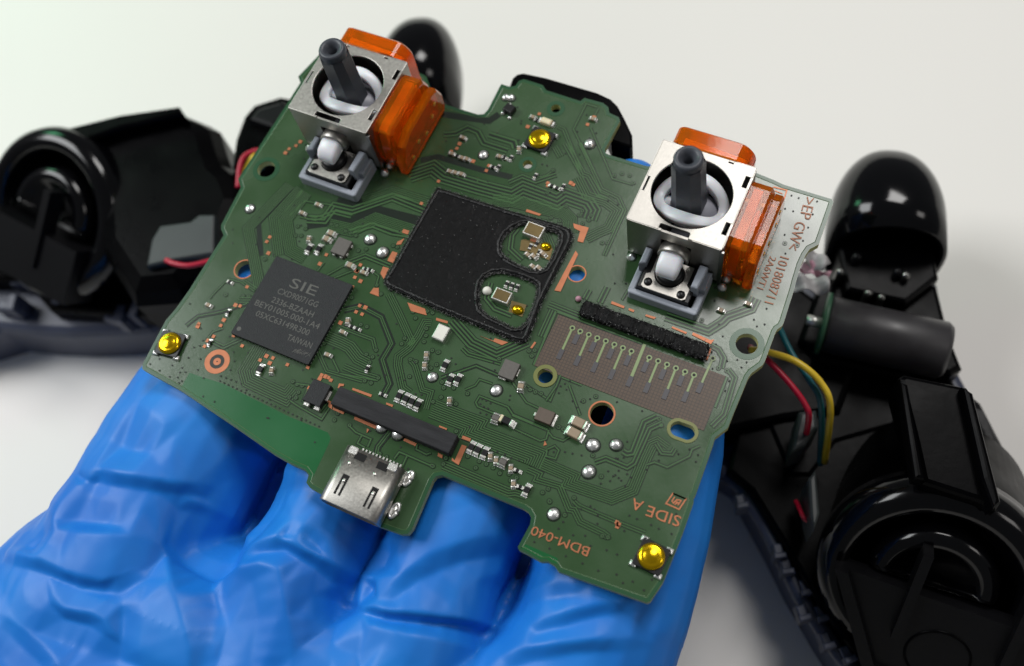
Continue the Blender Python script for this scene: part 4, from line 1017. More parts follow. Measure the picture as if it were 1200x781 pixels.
    sh.rings([[(x, y, z) for x, y in octo(r, c)] for z, r, c in lev], 'shaft_grey', cap1=False)
    sh.lathe([(2.5, 20.7), (2.42, 21.9), (2.2, 22.3), (1.75, 22.35), (1.45, 22.05), (0.95, 21.7), (0.85, 20.0), (0.02, 19.5)], 'shaft_grey', n=28, cap0=False)
    me = sh.mesh('shaft'); so = put('shaft', me, st, (cx, cy, 0))
    # solder feet
    for x, y in ((1.0, -0.55), (S + 0.9, -0.4), (S + 1.0, 1.4)):
        mb = MB(); mb.lathe([(0.85, 0.0), (0.75, 0.35), (0.3, 0.8), (0.02, 1.0)], 'solder', ox + x, oy + y, 14); P(mb, 'solder_foot')
    return st, so
SX, SY = 15.17, 21.58
st, so = make_stick(SX, SY)
st['label'] = 'analog stick with orange sensors by the grey printed board corner'
so.rotation_euler = (0, math.radians(-2.4), 0)
def copy_tree(o, parent):
    c = o.copy(); COL.objects.link(c)
    if parent is not None: c.parent = parent
    for ch in o.children: copy_tree(ch, c)
    return c
st2 = copy_tree(st, board)
st2.location = st.location + Vector((-66.66 * U, -0.3 * U, 0))
st2['label'] = 'analog stick with orange sensors by the long slanted board edge'
for ch in st2.children:
    if ch.name.startswith('shaft'): ch.rotation_euler = (0, math.radians(-0.3), 0)

# ---------------------------------------------------------------- the gloved hand
def build_hand():
    ch = []
    def C(pts): ch.append(pts)
    # fingers: (x, y), radius; tops touch the underside of the board
    def finger(xy, rs, zs=None):
        out = []
        for i, (p, r) in enumerate(zip(xy, rs)):
            z = -(r + 1.45) if zs is None or zs[i] is None else zs[i]
            out.append((p[0], p[1], z, r))
        C(out)
    finger([(-51.20,16.38),(-46.71,-1.14),(-45.07,-19.18),(-47.81,-36.48),(-48.40,-53.65),(-48.13,-68.89)], (8.5, 11, 13.2, 14.6, 15.6, 19), (None, None, None, -16.5, -19, -24))
    finger([(-20.54,24.16),(-18.77,2.87),(-17.48,-20.67),(-17.02,-38.57),(-16.52,-52.19),(-16.23,-66.00)], (8.5, 9.8, 10.6, 11.0, 12.2, 18), (None, None, None, -13.5, -15.5, -22))
    finger([(9.27,37.90),(9.04,27.37),(7.02,1.94),(5.58,-21.43),(5.69,-37.75),(5.81,-51.94),(5.03,-65.24)], (6.0, 9.4, 10.8, 11.4, 12.0, 13.2, 19), (None, None, None, None, -15.5, -17.5, -24))
    finger([(29.38,10.51),(32.35,-6.50),(32.83,-19.42),(33.04,-33.37),(33.00,-46.74),(29.25,-61.16)], (8.5, 11.2, 13.4, 14.8, 15.6, 20), (None, None, None, -17.5, -20, -26))
    # glove backing added behind the finger gaps so they stay dark; then the first finger's outer edge
    finger([(-32.56,-14.69),(-31.69,-26.83),(-32.03,-36.81),(-32.44,-46.69),(-31.74,-56.48)], (8, 8, 8, 8, 10), (-30, -30, -30, -30, -27))
    finger([(-7.42,-32.07),(-7.88,-40.95),(-8.26,-50.39),(-7.91,-59.22)], (6, 7, 8, 10), (-36, -34, -30, -27))
    finger([(17.75,-24.75),(16.66,-33.65),(16.94,-43.34),(15.83,-53.31)], (6, 7, 8, 10), (-36, -34, -30, -27))
    finger([(-53.37,-30.66),(-54.21,-40.26),(-54.32,-52.10),(-55.94,-67.51),(-58.34,-85.28)], (12, 12, 12, 13, 16), (-16, -16, -17, -19, -24))
    # palm, heel, thumb, wrist (z chosen so that it sinks away from the board)
    def blob(p, z, r): return (p[0], p[1], z, r)
    C([blob((-53.79,-69.58), -24, 19), blob((-20.89,-66.63), -24, 19), blob((1.84,-65.83), -25, 19), blob((27.86,-61.43), -27, 20)])
    C([blob((-58.78,-81.68), -27, 20), blob((-20.66,-80.60), -28, 22), blob((14.53,-74.89), -30, 23)])
    C([blob((-57.42,-69.07), -27, 18), blob((-61.29,-89.47), -28, 22), blob((-29.63,-99.96), -31, 25), blob((-3.07,-90.44), -32, 26)])
    C([blob((-21.83,-99.35), -32, 27), blob((-18.59,-126.00), -36, 27), blob((-8.17,-160.25), -40, 29)])
    C([blob((-60.96,-84.34), -27, 19), blob((-77.25,-93.32), -22, 15), blob((-97.53,-95.52), -16, 12.5), blob((-118.46,-90.33), -12, 10.5)])
    # spheres swept along each chain, then merged into one skin
    verts = []; faces = []
    nu, nv = 20, 12
    base = [(math.cos(2 * math.pi * i / nu) * math.sin(math.pi * j / nv), math.sin(2 * math.pi * i / nu) * math.sin(math.pi * j / nv), math.cos(math.pi * j / nv)) for j in range(1, nv) for i in range(nu)]
    def sphere(x, y, z, r):
        k = len(verts)
        verts.extend([((x + a * r) * U, (y + b * r) * U, (z + c * r) * U) for a, b, c in base])
        verts.append((x * U, y * U, (z + r) * U)); verts.append((x * U, y * U, (z - r) * U))
        for j in range(nv - 2):
            for i in range(nu):
                a = k + j * nu + i; b = k + j * nu + (i + 1) % nu
                faces.append((a, a + nu, b + nu, b))
        t = k + len(base)
        for i in range(nu):
            faces.append((t, k + i, k + (i + 1) % nu)); q = k + (nv - 2) * nu
            faces.append((t + 1, q + (i + 1) % nu, q + i))
    for pts in ch:
        for (a, b) in zip(pts[:-1], pts[1:]):
            L = math.dist(a[:3], b[:3]); n = max(2, int(L / 1.6))
            for k in range(n + (b is pts[-1])):
                t = k / n
                sphere(*[a[i] + (b[i] - a[i]) * t for i in range(4)])
    me = bpy.data.meshes.new('tmp'); me.from_pydata(verts, [], faces)
    o = bpy.data.objects.new('tmp', me); COL.objects.link(o)
    m = o.modifiers.new('r', 'REMESH'); m.mode = 'VOXEL'; m.voxel_size = 0.42 * U; m.adaptivity = 0
    m = o.modifiers.new('s', 'SMOOTH'); m.iterations = 16; m.factor = 0.5
    bpy.context.view_layer.update()
    dg = bpy.context.evaluated_depsgraph_get()
    me2 = bpy.data.meshes.new_from_object(o.evaluated_get(dg))
    bpy.data.objects.remove(o); bpy.data.meshes.remove(me)
    return me2

def smoothstep(a, b, x):
    t = np.clip((x - a) / (b - a), 0, 1); return t * t * (3 - 2 * t)
# the slack film of the glove: crest and valley lines with their height; between them the film spans in flat facets
FOLDS = [
    ([(-62.61,-52.28),(-56.65,-50.13),(-48.53,-48.36),(-41.92,-46.50),(-36.65,-43.69),(-34.32,-41.30)], 1.3), ([(-58.95,-52.65),(-50.69,-51.04),(-42.94,-48.91),(-36.89,-46.34)], -0.6), ([(-57.97,-44.29),(-53.01,-44.65),(-47.71,-43.63)], -1.1),
    ([(-55.04,-50.52),(-58.37,-53.47),(-59.56,-57.50),(-59.29,-60.52),(-57.53,-61.84),(-53.16,-60.87),(-46.92,-58.52),(-41.12,-56.58),(-39.43,-55.86)], 1.2), ([(-56.12,-59.51),(-52.11,-58.59),(-46.68,-56.95)], -1.0), ([(-55.03,-54.40),(-48.98,-53.57),(-44.32,-52.73)], -0.4),
    ([(-30.93,-35.41),(-34.15,-35.33),(-36.70,-36.39),(-37.13,-38.60),(-35.19,-41.32)], 1.0), ([(-33.90,-37.84),(-32.98,-40.39)], -0.6), ([(-42.92,-50.53),(-39.58,-50.13),(-35.29,-48.88)], -1.0), ([(-38.56,-47.74),(-32.59,-47.15),(-26.20,-49.48)], 0.5),
    ([(-24.19,-36.68),(-24.26,-42.46),(-25.05,-47.31),(-25.70,-50.71)], -2.0), ([(-38.69,-56.21),(-35.03,-57.18),(-28.21,-57.17),(-25.10,-54.29),(-25.63,-51.01)], -2.0),
    ([(-39.00,-56.12),(-37.22,-58.46),(-33.52,-61.45),(-27.90,-65.39),(-24.08,-68.91),(-22.62,-72.34),(-20.63,-75.46)], 1.8), ([(-26.72,-59.55),(-21.25,-63.49),(-19.11,-70.76),(-17.62,-74.09)], -1.5),
    ([(-68.81,-68.99),(-64.93,-68.68),(-57.66,-67.56),(-51.10,-67.49),(-44.38,-65.98),(-40.87,-62.70),(-38.43,-58.54)], 1.2), ([(-67.17,-71.13),(-63.45,-70.64),(-55.29,-68.99),(-47.75,-68.55),(-41.38,-66.63),(-37.96,-62.31)], -1.0),
    ([(-51.61,-71.34),(-48.21,-72.45),(-43.35,-71.16),(-40.24,-71.07),(-38.29,-72.63)], 1.0), ([(-51.77,-72.93),(-48.14,-74.35),(-43.18,-73.22),(-39.87,-73.44)], -1.0), ([(-60.43,-78.16),(-57.82,-78.09),(-49.23,-79.09),(-42.53,-81.29),(-39.38,-83.95)], 0.8), ([(-58.89,-80.19),(-56.00,-80.51),(-48.46,-81.89),(-44.10,-86.09)], -0.8),
    ([(-38.03,-65.05),(-34.10,-68.13),(-32.17,-72.52),(-28.28,-76.91)], 0.9), ([(-39.50,-67.53),(-37.32,-71.68),(-34.94,-77.88)], -0.9),
    ([(-24.50,-52.28),(-23.35,-50.14),(-19.06,-47.18),(-14.17,-47.37),(-7.20,-47.26),(-1.57,-46.62)], 1.4), ([(-20.65,-50.61),(-17.03,-48.61),(-10.80,-49.15),(-6.85,-49.99),(-3.32,-51.18)], -1.0), ([(-27.00,-57.73),(-23.29,-54.27),(-19.72,-52.17),(-16.17,-51.71),(-13.23,-55.75),(-9.89,-60.52),(-6.17,-66.93)], 1.5),
    ([(-9.80,-52.98),(-5.67,-52.11),(-2.68,-51.53)], -2.2), ([(-18.34,-46.76),(-15.85,-45.46),(-15.89,-43.93),(-18.14,-43.56)], 0.9), ([(-13.91,-43.63),(-11.74,-44.35),(-10.56,-43.29),(-9.77,-41.52)], 0.7), ([(-14.31,-45.46),(-12.38,-45.94)], -0.5),
    ([(-3.25,-39.59),(-2.54,-44.16),(-2.59,-48.13),(-2.59,-51.28)], -1.8), ([(-2.45,-51.32),(2.60,-50.65),(8.28,-48.76),(13.80,-46.73),(18.92,-44.87)], 1.1), ([(-1.99,-52.16),(4.12,-51.42),(10.66,-49.14),(17.91,-46.33),(19.65,-45.05)], -2.2), ([(0.77,-53.52),(7.81,-52.14),(15.36,-49.89),(19.54,-48.62)], 0.8),
    ([(0.62,-49.45),(2.75,-44.52),(5.79,-39.47),(10.90,-34.04),(16.58,-29.75)], 1.1), ([(3.17,-48.54),(5.76,-43.84),(10.10,-39.20),(16.31,-33.85)], -0.6), ([(10.93,-45.33),(13.75,-39.93),(16.16,-36.77)], 0.4), ([(-0.44,-40.56),(1.91,-36.28),(4.82,-33.05)], 0.4),
    ([(18.22,-31.41),(19.18,-36.30),(19.85,-41.19),(19.63,-44.56)], -1.6), ([(-10.37,-56.07),(-5.73,-57.13),(-1.42,-60.80),(1.66,-65.36)], 0.8), ([(0.49,-55.08),(1.28,-58.59),(4.34,-62.19)], -1.1), ([(4.96,-55.12),(11.47,-55.02),(15.71,-57.05)], 0.7), ([(-20.09,-55.57),(-16.14,-60.19),(-14.12,-66.49),(-10.82,-71.01)], -1.0),
    ([(20.98,-52.72),(22.49,-49.29),(26.28,-46.21),(32.78,-42.32),(40.23,-38.41)], 1.0), ([(22.87,-51.87),(27.10,-48.01),(33.54,-44.05),(40.20,-40.78)], -0.8), ([(24.84,-43.06),(28.62,-39.87),(33.27,-36.30),(38.15,-33.34)], 0.9), ([(26.24,-43.84),(30.16,-41.00),(34.81,-37.53),(39.67,-34.58)], -0.6),
    ([(22.88,-37.60),(26.46,-34.99),(31.66,-33.75)], 0.6), ([(24.98,-38.73),(30.00,-35.91)], -0.4), ([(44.71,-37.20),(44.92,-30.16),(43.93,-22.40)], 0.5), ([(42.19,-36.35),(42.54,-30.20)], -0.4), ([(-44.74,-33.91),(-40.41,-34.56),(-35.71,-33.82)], 0.3), ([(-56.57,-36.31),(-50.41,-37.48),(-45.41,-39.06)], 0.5),
    ([(-13.80,-37.44),(-9.42,-38.93),(-6.07,-40.81)], 0.4), ([(-19.25,-36.33),(-15.23,-39.18),(-12.04,-40.61)], -0.3), ([(-60.18,-64.12),(-60.96,-66.73),(-64.68,-67.20)], -0.6),
]
def film_field(x0, x1, y0, y1, step=0.22):
    from mathutils.geometry import delaunay_2d_cdt
    pts = []; hs = []; edges = []
    rnd = random.Random(3)
    for P, h in FOLDS:
        k0 = len(pts); D = []
        for i in range(len(P) - 1):
            n = max(1, int(math.dist(P[i], P[i + 1]) / 2.2))
            for k in range(n): D.append((P[i][0] + (P[i + 1][0] - P[i][0]) * k / n, P[i][1] + (P[i + 1][1] - P[i][1]) * k / n))
        D.append(P[-1])
        for i, p in enumerate(D):
            t = i / (len(D) - 1); tp = min(1.0, 0.25 + 3.2 * min(t, 1 - t))
            pts.append((p[0] + rnd.gauss(0, .04), p[1] + rnd.gauss(0, .04))); hs.append(h * tp * rnd.uniform(0.95, 1.05))
            if i: edges.append((k0 + i - 1, k0 + i))
    lines = np.array(pts)
    gx = x0 - 2
    while gx < x1 + 12:
        gy = y0 - 2
        while gy < y1 + 12:
            p = (gx + rnd.uniform(-3, 3), gy + rnd.uniform(-3, 3))
            if np.min(np.hypot(lines[:, 0] - p[0], lines[:, 1] - p[1])) > 4.5: pts.append(p); hs.append(rnd.uniform(-0.22, 0.22))
            gy += 10
        gx += 10
    for p in ((x0 - 30, y0 - 30), (x1 + 30, y0 - 30), (x1 + 30, y1 + 30), (x0 - 30, y1 + 30)): pts.append(p); hs.append(0.0)
    vo, eo, fo, ov, oe, of = delaunay_2d_cdt([Vector(p) for p in pts], edges, [], 0, 1e-4)
    hv = [float(np.mean([hs[j] for j in o])) if o else 0.0 for o in ov]
    nx, ny = int((x1 - x0) / step) + 1, int((y1 - y0) / step) + 1
    G = np.zeros((ny, nx))
    for tri in fo:
        (ax, ay), (bx, by), (cx, cy) = [vo[i] for i in tri[:3]]
        i0 = max(0, int((min(ax, bx, cx) - x0) / step)); i1 = min(nx - 1, int((max(ax, bx, cx) - x0) / step) + 1)
        j0 = max(0, int((min(ay, by, cy) - y0) / step)); j1 = min(ny - 1, int((max(ay, by, cy) - y0) / step) + 1)
        if i1 < i0 or j1 < j0: continue
        XX, YY = np.meshgrid(x0 + step * np.arange(i0, i1 + 1), y0 + step * np.arange(j0, j1 + 1))
        den = (by - cy) * (ax - cx) + (cx - bx) * (ay - cy)
        if abs(den) < 1e-9: continue
        l0 = ((by - cy) * (XX - cx) + (cx - bx) * (YY - cy)) / den; l1 = ((cy - ay) * (XX - cx) + (ax - cx) * (YY - cy)) / den; l2 = 1 - l0 - l1
        ins = (l0 >= -1e-6) & (l1 >= -1e-6) & (l2 >= -1e-6)
        sub = G[j0:j1 + 1, i0:i1 + 1]; sub[ins] = (l0 * hv[tri[0]] + l1 * hv[tri[1]] + l2 * hv[tri[2]])[ins]
    def blur(A, s):
        r = int(3 * s); k = np.exp(-0.5 * (np.arange(-r, r + 1) / s) ** 2); k /= k.sum()
        A = np.apply_along_axis(lambda m: np.convolve(np.pad(m, r, mode='edge'), k, mode='valid'), 0, A)
        return np.apply_along_axis(lambda m: np.convolve(np.pad(m, r, mode='edge'), k, mode='valid'), 1, A)
    G = 0.92 * (0.88 * blur(G, 1.35) + 0.12 * blur(G, 6.0))
    return G, x0, y0, step
me = build_hand()
nv = len(me.vertices)
co = np.empty(nv * 3, np.float32); me.vertices.foreach_get('co', co); co = co.reshape(-1, 3).astype(float) / U
no = np.empty(nv * 3, np.float32); me.vertices.foreach_get('normal', no); no = no.reshape(-1, 3).astype(float)
X, Y = co[:, 0].copy(), co[:, 1].copy()
G, gx0, gy0, gst = film_field(-125.0, 62.0, -112.0, 12.0)
fx = np.clip((X - gx0) / gst, 0, G.shape[1] - 1.001); fy = np.clip((Y - gy0) / gst, 0, G.shape[0] - 1.001)
ix, iy = fx.astype(int), fy.astype(int); tx, ty = fx - ix, fy - iy
disp = (G[iy, ix] * (1 - tx) + G[iy, ix + 1] * tx) * (1 - ty) + (G[iy + 1, ix] * (1 - tx) + G[iy + 1, ix + 1] * tx) * ty
tot = disp * smoothstep(-0.25, 0.35, no[:, 2])
co2 = co + no * tot[:, None]
# nothing pushes up through the board
covered = co2[:, 1] > -46
co2[:, 2] = np.where(covered, np.minimum(co2[:, 2], -1.45), co2[:, 2])
me.vertices.foreach_set('co', ((co2 - np.array([-40, -70, -30])) * U).astype(np.float32).ravel())
me.materials.clear(); me.materials.append(MATS['nitrile'])
me.polygons.foreach_set('use_smooth', [True] * len(me.polygons))
me.update()
hand = put('gloved_hand', me, None, (-40, -70, -30))
tag(hand, 'hand in a wrinkled blue rubber glove, palm up, carrying the green circuit board', 'gloved hand')

# ---------------------------------------------------------------- the opened controller on the table
ctl = empty('game_controller', (-20, 30, -ZT))
tag(ctl, 'opened black game controller lying on the white table behind the circuit board', 'game controller')
def cpart(mb, name, parent=None, c=None):
    return mb.put(name, parent or ctl, c or (-20, 30, -ZT))
def ext(name, P, z0, z1, m, b=0.6, parent=None):
    c = (sum(p[0] for p in P) / len(P), sum(p[1] for p in P) / len(P), z0)
    return MB().prism(P, z0, z1, m, b).put(name, parent or ctl, c)

# middle body, hidden by the board
ext('middle_body', [(-95, 0), (-60, -12), (20, -12), (28, 4), (50, 20), (60, 26), (60, 44), (40, 52), (-60, 54), (-92, 40)], -ZT, -47.3, 'plastic_black', 1.5)

# right grip
ext('grip_shell', [(40.03,7.34),(44.91,6.54),(56.62,-3.89),(63.37,-10.43),(71.90,-17.63),(81.99,-25.37),(108.99,-42.00),(129.79,-16.69),(117.57,11.54),(101.39,24.97),(93.23,34.34),(84.96,43.05),(79.25,49.45),(75.08,56.53),(70.58,67.20),(53.29,60.44),(40.96,55.62),(40.21,34.77)], -ZT, -56, 'plastic_slate', 2.0)
ext('inner_frame', [(42.85,5.83),(48.75,3.79),(58.77,-4.36),(65.74,-10.53),(74.01,-16.65),(83.08,-22.01),(120.52,-5.11),(106.41,16.25),(90.40,31.13),(82.35,38.79),(75.81,46.49),(71.47,55.49),(54.18,54.20),(42.60,48.51),(39.51,29.68)], -57, -50, 'plastic_black', 1.0)
ext('outer_skin', [(80.85,41.04),(85.46,39.28),(91.76,31.99),(98.25,23.28),(110.59,8.77),(104.66,4.42),(97.88,15.73),(91.61,24.23),(85.06,33.12)], -57, -47, 'plastic_satin', 3.0)
RIM = [(41.00,6.62),(46.55,4.91),(53.04,-0.25),(57.06,-3.93),(60.85,-7.61),(65.08,-11.72),(70.28,-15.80),(75.79,-19.58),(80.91,-22.50)]
mb = MB(); mb.tube([(x, y, -54.6) for x, y in RIM], 1.6, 'plastic_slate', 10); cpart(mb, 'shell_rim')
for p, r in (((58.09,-5.47), -60), ((60.50,-7.81), -60), ((65.33,-10.14), -55), ((66.32,-15.16), -50), ((69.63,-13.70), -50), ((72.16,-18.28), -50), ((76.49,-19.16), -45), ((47.71,1.25), -55)):
    mb = MB(); mb.cbox(3.4, 2.0, 0, 4.2, 'plastic_slate', 0.4); mb.cbox(1.2, 2.6, 0, 5.4, 'plastic_slate', 0.3, 1.0)
    put('clip_tab', mb.mesh('clip_tab'), ctl, (p[0], p[1], -56), math.radians(r))

def drum(front, axis, L, side):
    a = Vector(axis).normalized(); f = Vector(front)
    h = empty('motor_housing', tuple(f), ctl)
    mb = MB(); mb.axis_lathe(f, a, [(-L, 0.02), (-L, 16), (-L + 2.5, 18.6), (-9, 19.3), (-7, 19.3)], 'plastic_black', 64, cap1=False); mb.put('barrel', h, tuple(f))
    mb = MB(); mb.axis_lathe(f, a, [(-8.5, 19.0), (-7.6, 20.5), (-4.0, 20.8), (-1.9, 20.2), (-0.6, 19.0), (0, 17.5), (-0.2, 16.2), (-1.0, 15.2), (-2.2, 14.8), (-6.4, 14.6), (-6.6, 0.02)], 'plastic_gloss' if side else 'plastic_black', 72, cap0=False); mb.put('flange', h, tuple(f))
    mb = MB(); mb.axis_lathe(f, a, [(-6.5, 0.02), (-6.5, 11.6), (-2.6, 11.6), (-1.2, 11.0), (-0.5, 9.8), (-0.6, 8.2), (-1.8, 7.4), (-2.2, 0.02)], 'plastic_gloss', 40, a0=-90, a1=90, cap0=False, cap1=False); mb.put('motor_weight', h, tuple(f))
    return h, f, a
hR, fR, aR = drum((*(84.84,-4.60), -37), (0.06, -0.74, 0.67), 34, True)
e1 = Vector((0, 0, 1)); e1 = (e1 - aR * e1.dot(aR)).normalized(); e2 = aR.cross(e1)
def plate_on(h, f, a, e1, e2, s0, s1, u0, u1, t0, t1, name, m):
    """box spanned by e2 (s), e1 (u) and the axis (t)"""
    mb = MB(); vs = [tuple(f + e2 * s + e1 * u + a * t) for t in (t0, t1) for s, u in ((s0, u0), (s1, u0), (s1, u1), (s0, u1))]
    mb.add(vs, [[3, 2, 1, 0], [4, 5, 6, 7], [0, 1, 5, 4], [1, 2, 6, 5], [2, 3, 7, 6], [3, 0, 4, 7]], m); return mb.put(name, h, tuple(f))
sg = 1 if (e2.x > 0) else -1
for s in (-3.2, 15.5):
    plate_on(hR, fR, aR, e1, e2 * sg, s - 0.9, s + 0.9, -11, 8.5, -1, 3.4, 'rib', 'plastic_satin')
def face_plate(h, f, a, e1, e2, Q, t0, t1, m):
    n = len(Q); mb = MB(); mb.rings([[tuple(f + e2 * s + e1 * u + a * t) for s, u in Q] for t in (t0, t1)], m); return mb.put('front_plate', h, tuple(f))
face_plate(hR, fR, aR, e1, e2 * sg, [(-15.5, -0.5), (-3, -1.0), (15, -1.5), (26, -1.5), (26, -32), (2, -32)], -2, 1.6, 'plastic_satin')
face_plate(hR, fR, aR, e1, e2 * sg, [(-17.2, -0.5), (-14.8, -0.5), (3.5, -34), (0.6, -34)], -3, 3.0, 'plastic_satin')
mb = MB(); mb.axis_lathe(fR + e2 * sg * 5 - e1 * 13 + aR * 1.5, aR, [(0, 6), (0.3, 5.9), (0.3, 5.5), (0.05, 5.4)], 'plastic_black', 40, cap0=False, cap1=False); mb.put('moulded_ring', hR, tuple(fR))
# lid plate over the barrel
LID = [(66.22,25.22),(66.95,26.41),(77.74,28.13),(79.07,27.09),(88.43,9.77),(88.04,8.00),(85.36,8.47),(75.65,7.94),(72.34,14.27)]
ext('lid_plate', LID, -30, -20, 'plastic_black', 1.0)
ext('lid_rib', [(76.46,26.56),(78.52,26.02),(87.81,8.67),(86.98,7.05),(83.97,11.54)], -22, -17, 'plastic_black', 0.8)
ext('lid_rib', [(66.52,23.79),(67.88,23.82),(75.47,7.92),(73.83,7.56)], -22, -18, 'plastic_black', 0.6)
MB().axis_lathe((*(77.10,16.19), -19.9), (0, 0, 1), [(0, 5.4), (0.25, 5.2), (0.25, 4.8), (0, 4.7)], 'plastic_black', 40, cap0=False, cap1=False).put('moulded_ring', ctl, (*(77.10,16.19), -19.9))
# motor cylinder across the frame
A = Vector((*(51.02,40.34), -40)); B = Vector((*(75.01,43.37), -40)); d = (B - A)
mb = MB(); mb.axis_lathe(A, d, [(0, 0.02), (0, 5.2), (0.5, 5.9), (d.length - 1, 5.9), (d.length, 5.2), (d.length, 0.02)], 'motor_grey', 40); mot = mb.put('rumble_motor', ctl, tuple(A))
mb = MB(); mb.axis_lathe(A, d, [(-0.9, 0.02), (-0.9, 6.6), (-0.1, 6.6), (-0.1, 0.02)], 'pcb_strip', 32); mb.put('end_disc', mot, tuple(A))
mb = MB(); mb.axis_lathe(A, d, [(-4.0, 0.02), (-4.0, 1.1), (-0.9, 1.1)], 'tin', 16); mb.put('motor_axle', mot, tuple(A))
ext('frame_block', [(46.50,52.43),(52.45,57.43),(69.64,60.38),(74.99,50.24),(79.57,43.77),(77.94,41.48),(68.01,36.42),(52.47,34.25),(46.84,37.27)], -57, -45.5, 'plastic_black', 1.2)
ext('frame_block', [(45.15,64.37),(48.09,70.12),(65.34,68.69),(69.19,60.23),(64.74,52.00),(52.46,50.40)], -57, -42, 'plastic_black', 1.0)
ext('frame_block', [(47.85,33.06),(60.55,33.99),(70.17,36.88),(71.34,28.16),(61.38,19.99),(58.92,11.03),(54.98,9.37),(47.34,18.21)], -57, -49.3, 'plastic_black', 1.0)
for p, r in (((49.97,53.18), 0.9), ((56.82,50.46), 0.9), ((59.51,50.46), 0.8), ((60.98,57.47), 1.0), ((62.66,57.25), 0.9), ((52.12,57.96), 1.1)):
    mb = MB(); mb.lathe([(r, -46), (r, -40.2), (r * .6, -39.6), (0.02, -39.5)], 'steel_dark' if r < 1 else 'plastic_satin', p[0], p[1], 14); mb.put('screw', ctl, (p[0], p[1], -41))

def trigger(cx, cy, cz, ax, ay, az, rot, cut):
    """hollow rounded hood, open towards the frame"""
    mb = MB(); R = []; n = 40; ca, sa = math.cos(rot), math.sin(rot)
    for shell in (1.0, 0.9):
        rows = []
        for j in range(15):
            th = math.pi / 2 * j / 14                      # 0 at the nose
            row = []
            for k in range(n):
                ph = 2 * math.pi * k / n
                y = ay * math.cos(th) * shell; r = math.sin(th) * shell
                x = ax * math.copysign(abs(math.cos(ph)) ** 0.85, math.cos(ph)) * r; z = az * math.copysign(abs(math.sin(ph)) ** 0.85, math.sin(ph)) * r
                row.append((x, y, z))
            rows.append(row)
        rows.append([(x, y - cut, z) for x, y, z in rows[-1]])
        if shell < 1: rows = rows[::-1]
        R += rows
    R = [[(cx + x * ca - y * sa, cy + x * sa + y * ca, cz + z) for x, y, z in r] for r in R]
    mb.rings(R, 'plastic_gloss', cap0=False, cap1=False, smooth=True)
    mb.f = [f[::-1] for f in mb.f]
    return mb.put('trigger', ctl, (cx, cy, cz))
p = (55.63,69.11); trigger(p[0], p[1], -46, 12.4, 19.0, 15.0, math.radians(16), 7)
p = (-61.82,69.46); trigger(p[0], p[1], -46, 10.6, 18.0, 14.0, math.radians(20), 10)

def spline(P, n=10):
    out = []
    P = [Vector(p) for p in P]; P = [P[0] * 2 - P[1]] + P + [P[-1] * 2 - P[-2]]
    for i in range(1, len(P) - 2):
        for k in range(n):
            t = k / n; a, b, c, d = P[i - 1:i + 3]
            out.append(0.5 * ((2 * b) + (c - a) * t + (2 * a - 5 * b + 4 * c - d) * t * t + (3 * b - a - 3 * c + d) * t ** 3))
    out.append(P[-2]); return out
def wire(pts, z, r, m, name='wire'):
    P = [(x, y, zz) for (x, y), zz in zip(pts, z)]
    mb = MB(); mb.tube(spline(P), r, m, 10); mb.put(name, ctl, tuple(P[0]))
# pale scrap of wiring behind the board's notch
for z_, c_, w_, l_, m_, rz_ in ((-27, (44.17,47.09), 6.5, 3.2, 'wire_white', -0.3), (-29, (45.39,45.36), 6.0, 2.4, 'pink_plastic', -0.1), (-28, (45.55,41.81), 7.0, 3.4, 'wire_white', 0.35)):
    mb = MB(); R = []
    for i in range(15):
        u_ = i / 14 - 0.5; row = []
        for j in range(5):
            v_ = j / 4 - 0.5
            row.append((c_[0] + w_ * (u_ * math.cos(rz_) - v_ * l_ / w_ * math.sin(rz_)), c_[1] + w_ * (u_ * math.sin(rz_) + v_ * l_ / w_ * math.cos(rz_)), z_ + 1.1 * math.sin(u_ * 9 + v_ * 2 + z_) + 0.5 * math.sin(v_ * 6 + u_ * 4)))
        R.append(row + [(x, y, z - 0.25) for x, y, z in reversed(row)])
    mb.rings(R, m_, smooth=True); mb.put('flat_cable', ctl, (c_[0], c_[1], z_))
wire([(39.46,23.19),(43.69,23.18),(48.87,22.63),(53.92,20.78),(57.12,17.88),(60.21,13.24)], (-26, -24, -23, -24, -27, -44), 0.66, 'wire_yellow')
wire([(39.77,35.06),(43.34,29.74),(47.08,25.25),(51.70,21.44),(55.50,18.36),(59.61,13.17)], (-29, -27, -26, -26, -29, -46), 0.62, 'wire_teal')
wire([(39.10,24.47),(43.05,22.42),(48.41,19.50),(52.62,16.78),(54.26,15.27),(55.32,13.54)], (-28, -26, -26, -27, -30, -42), 0.62, 'wire_red')
wire([(57.71,3.91),(58.61,1.74),(59.74,-0.13),(60.78,-0.23),(60.94,1.28)], (-46, -42, -40, -41, -45), 0.5, 'wire_red')
ext('foam_pad', [(52.05,18.16),(55.08,19.79),(56.59,16.24),(55.46,12.03),(53.38,9.68)], -46, -35, 'plate_grey', 0.8)
ext('foam_pad', [(58.04,5.77),(58.72,8.24),(62.14,0.36),(62.15,-3.15),(60.42,-0.38)], -46, -35, 'plate_grey', 0.6)

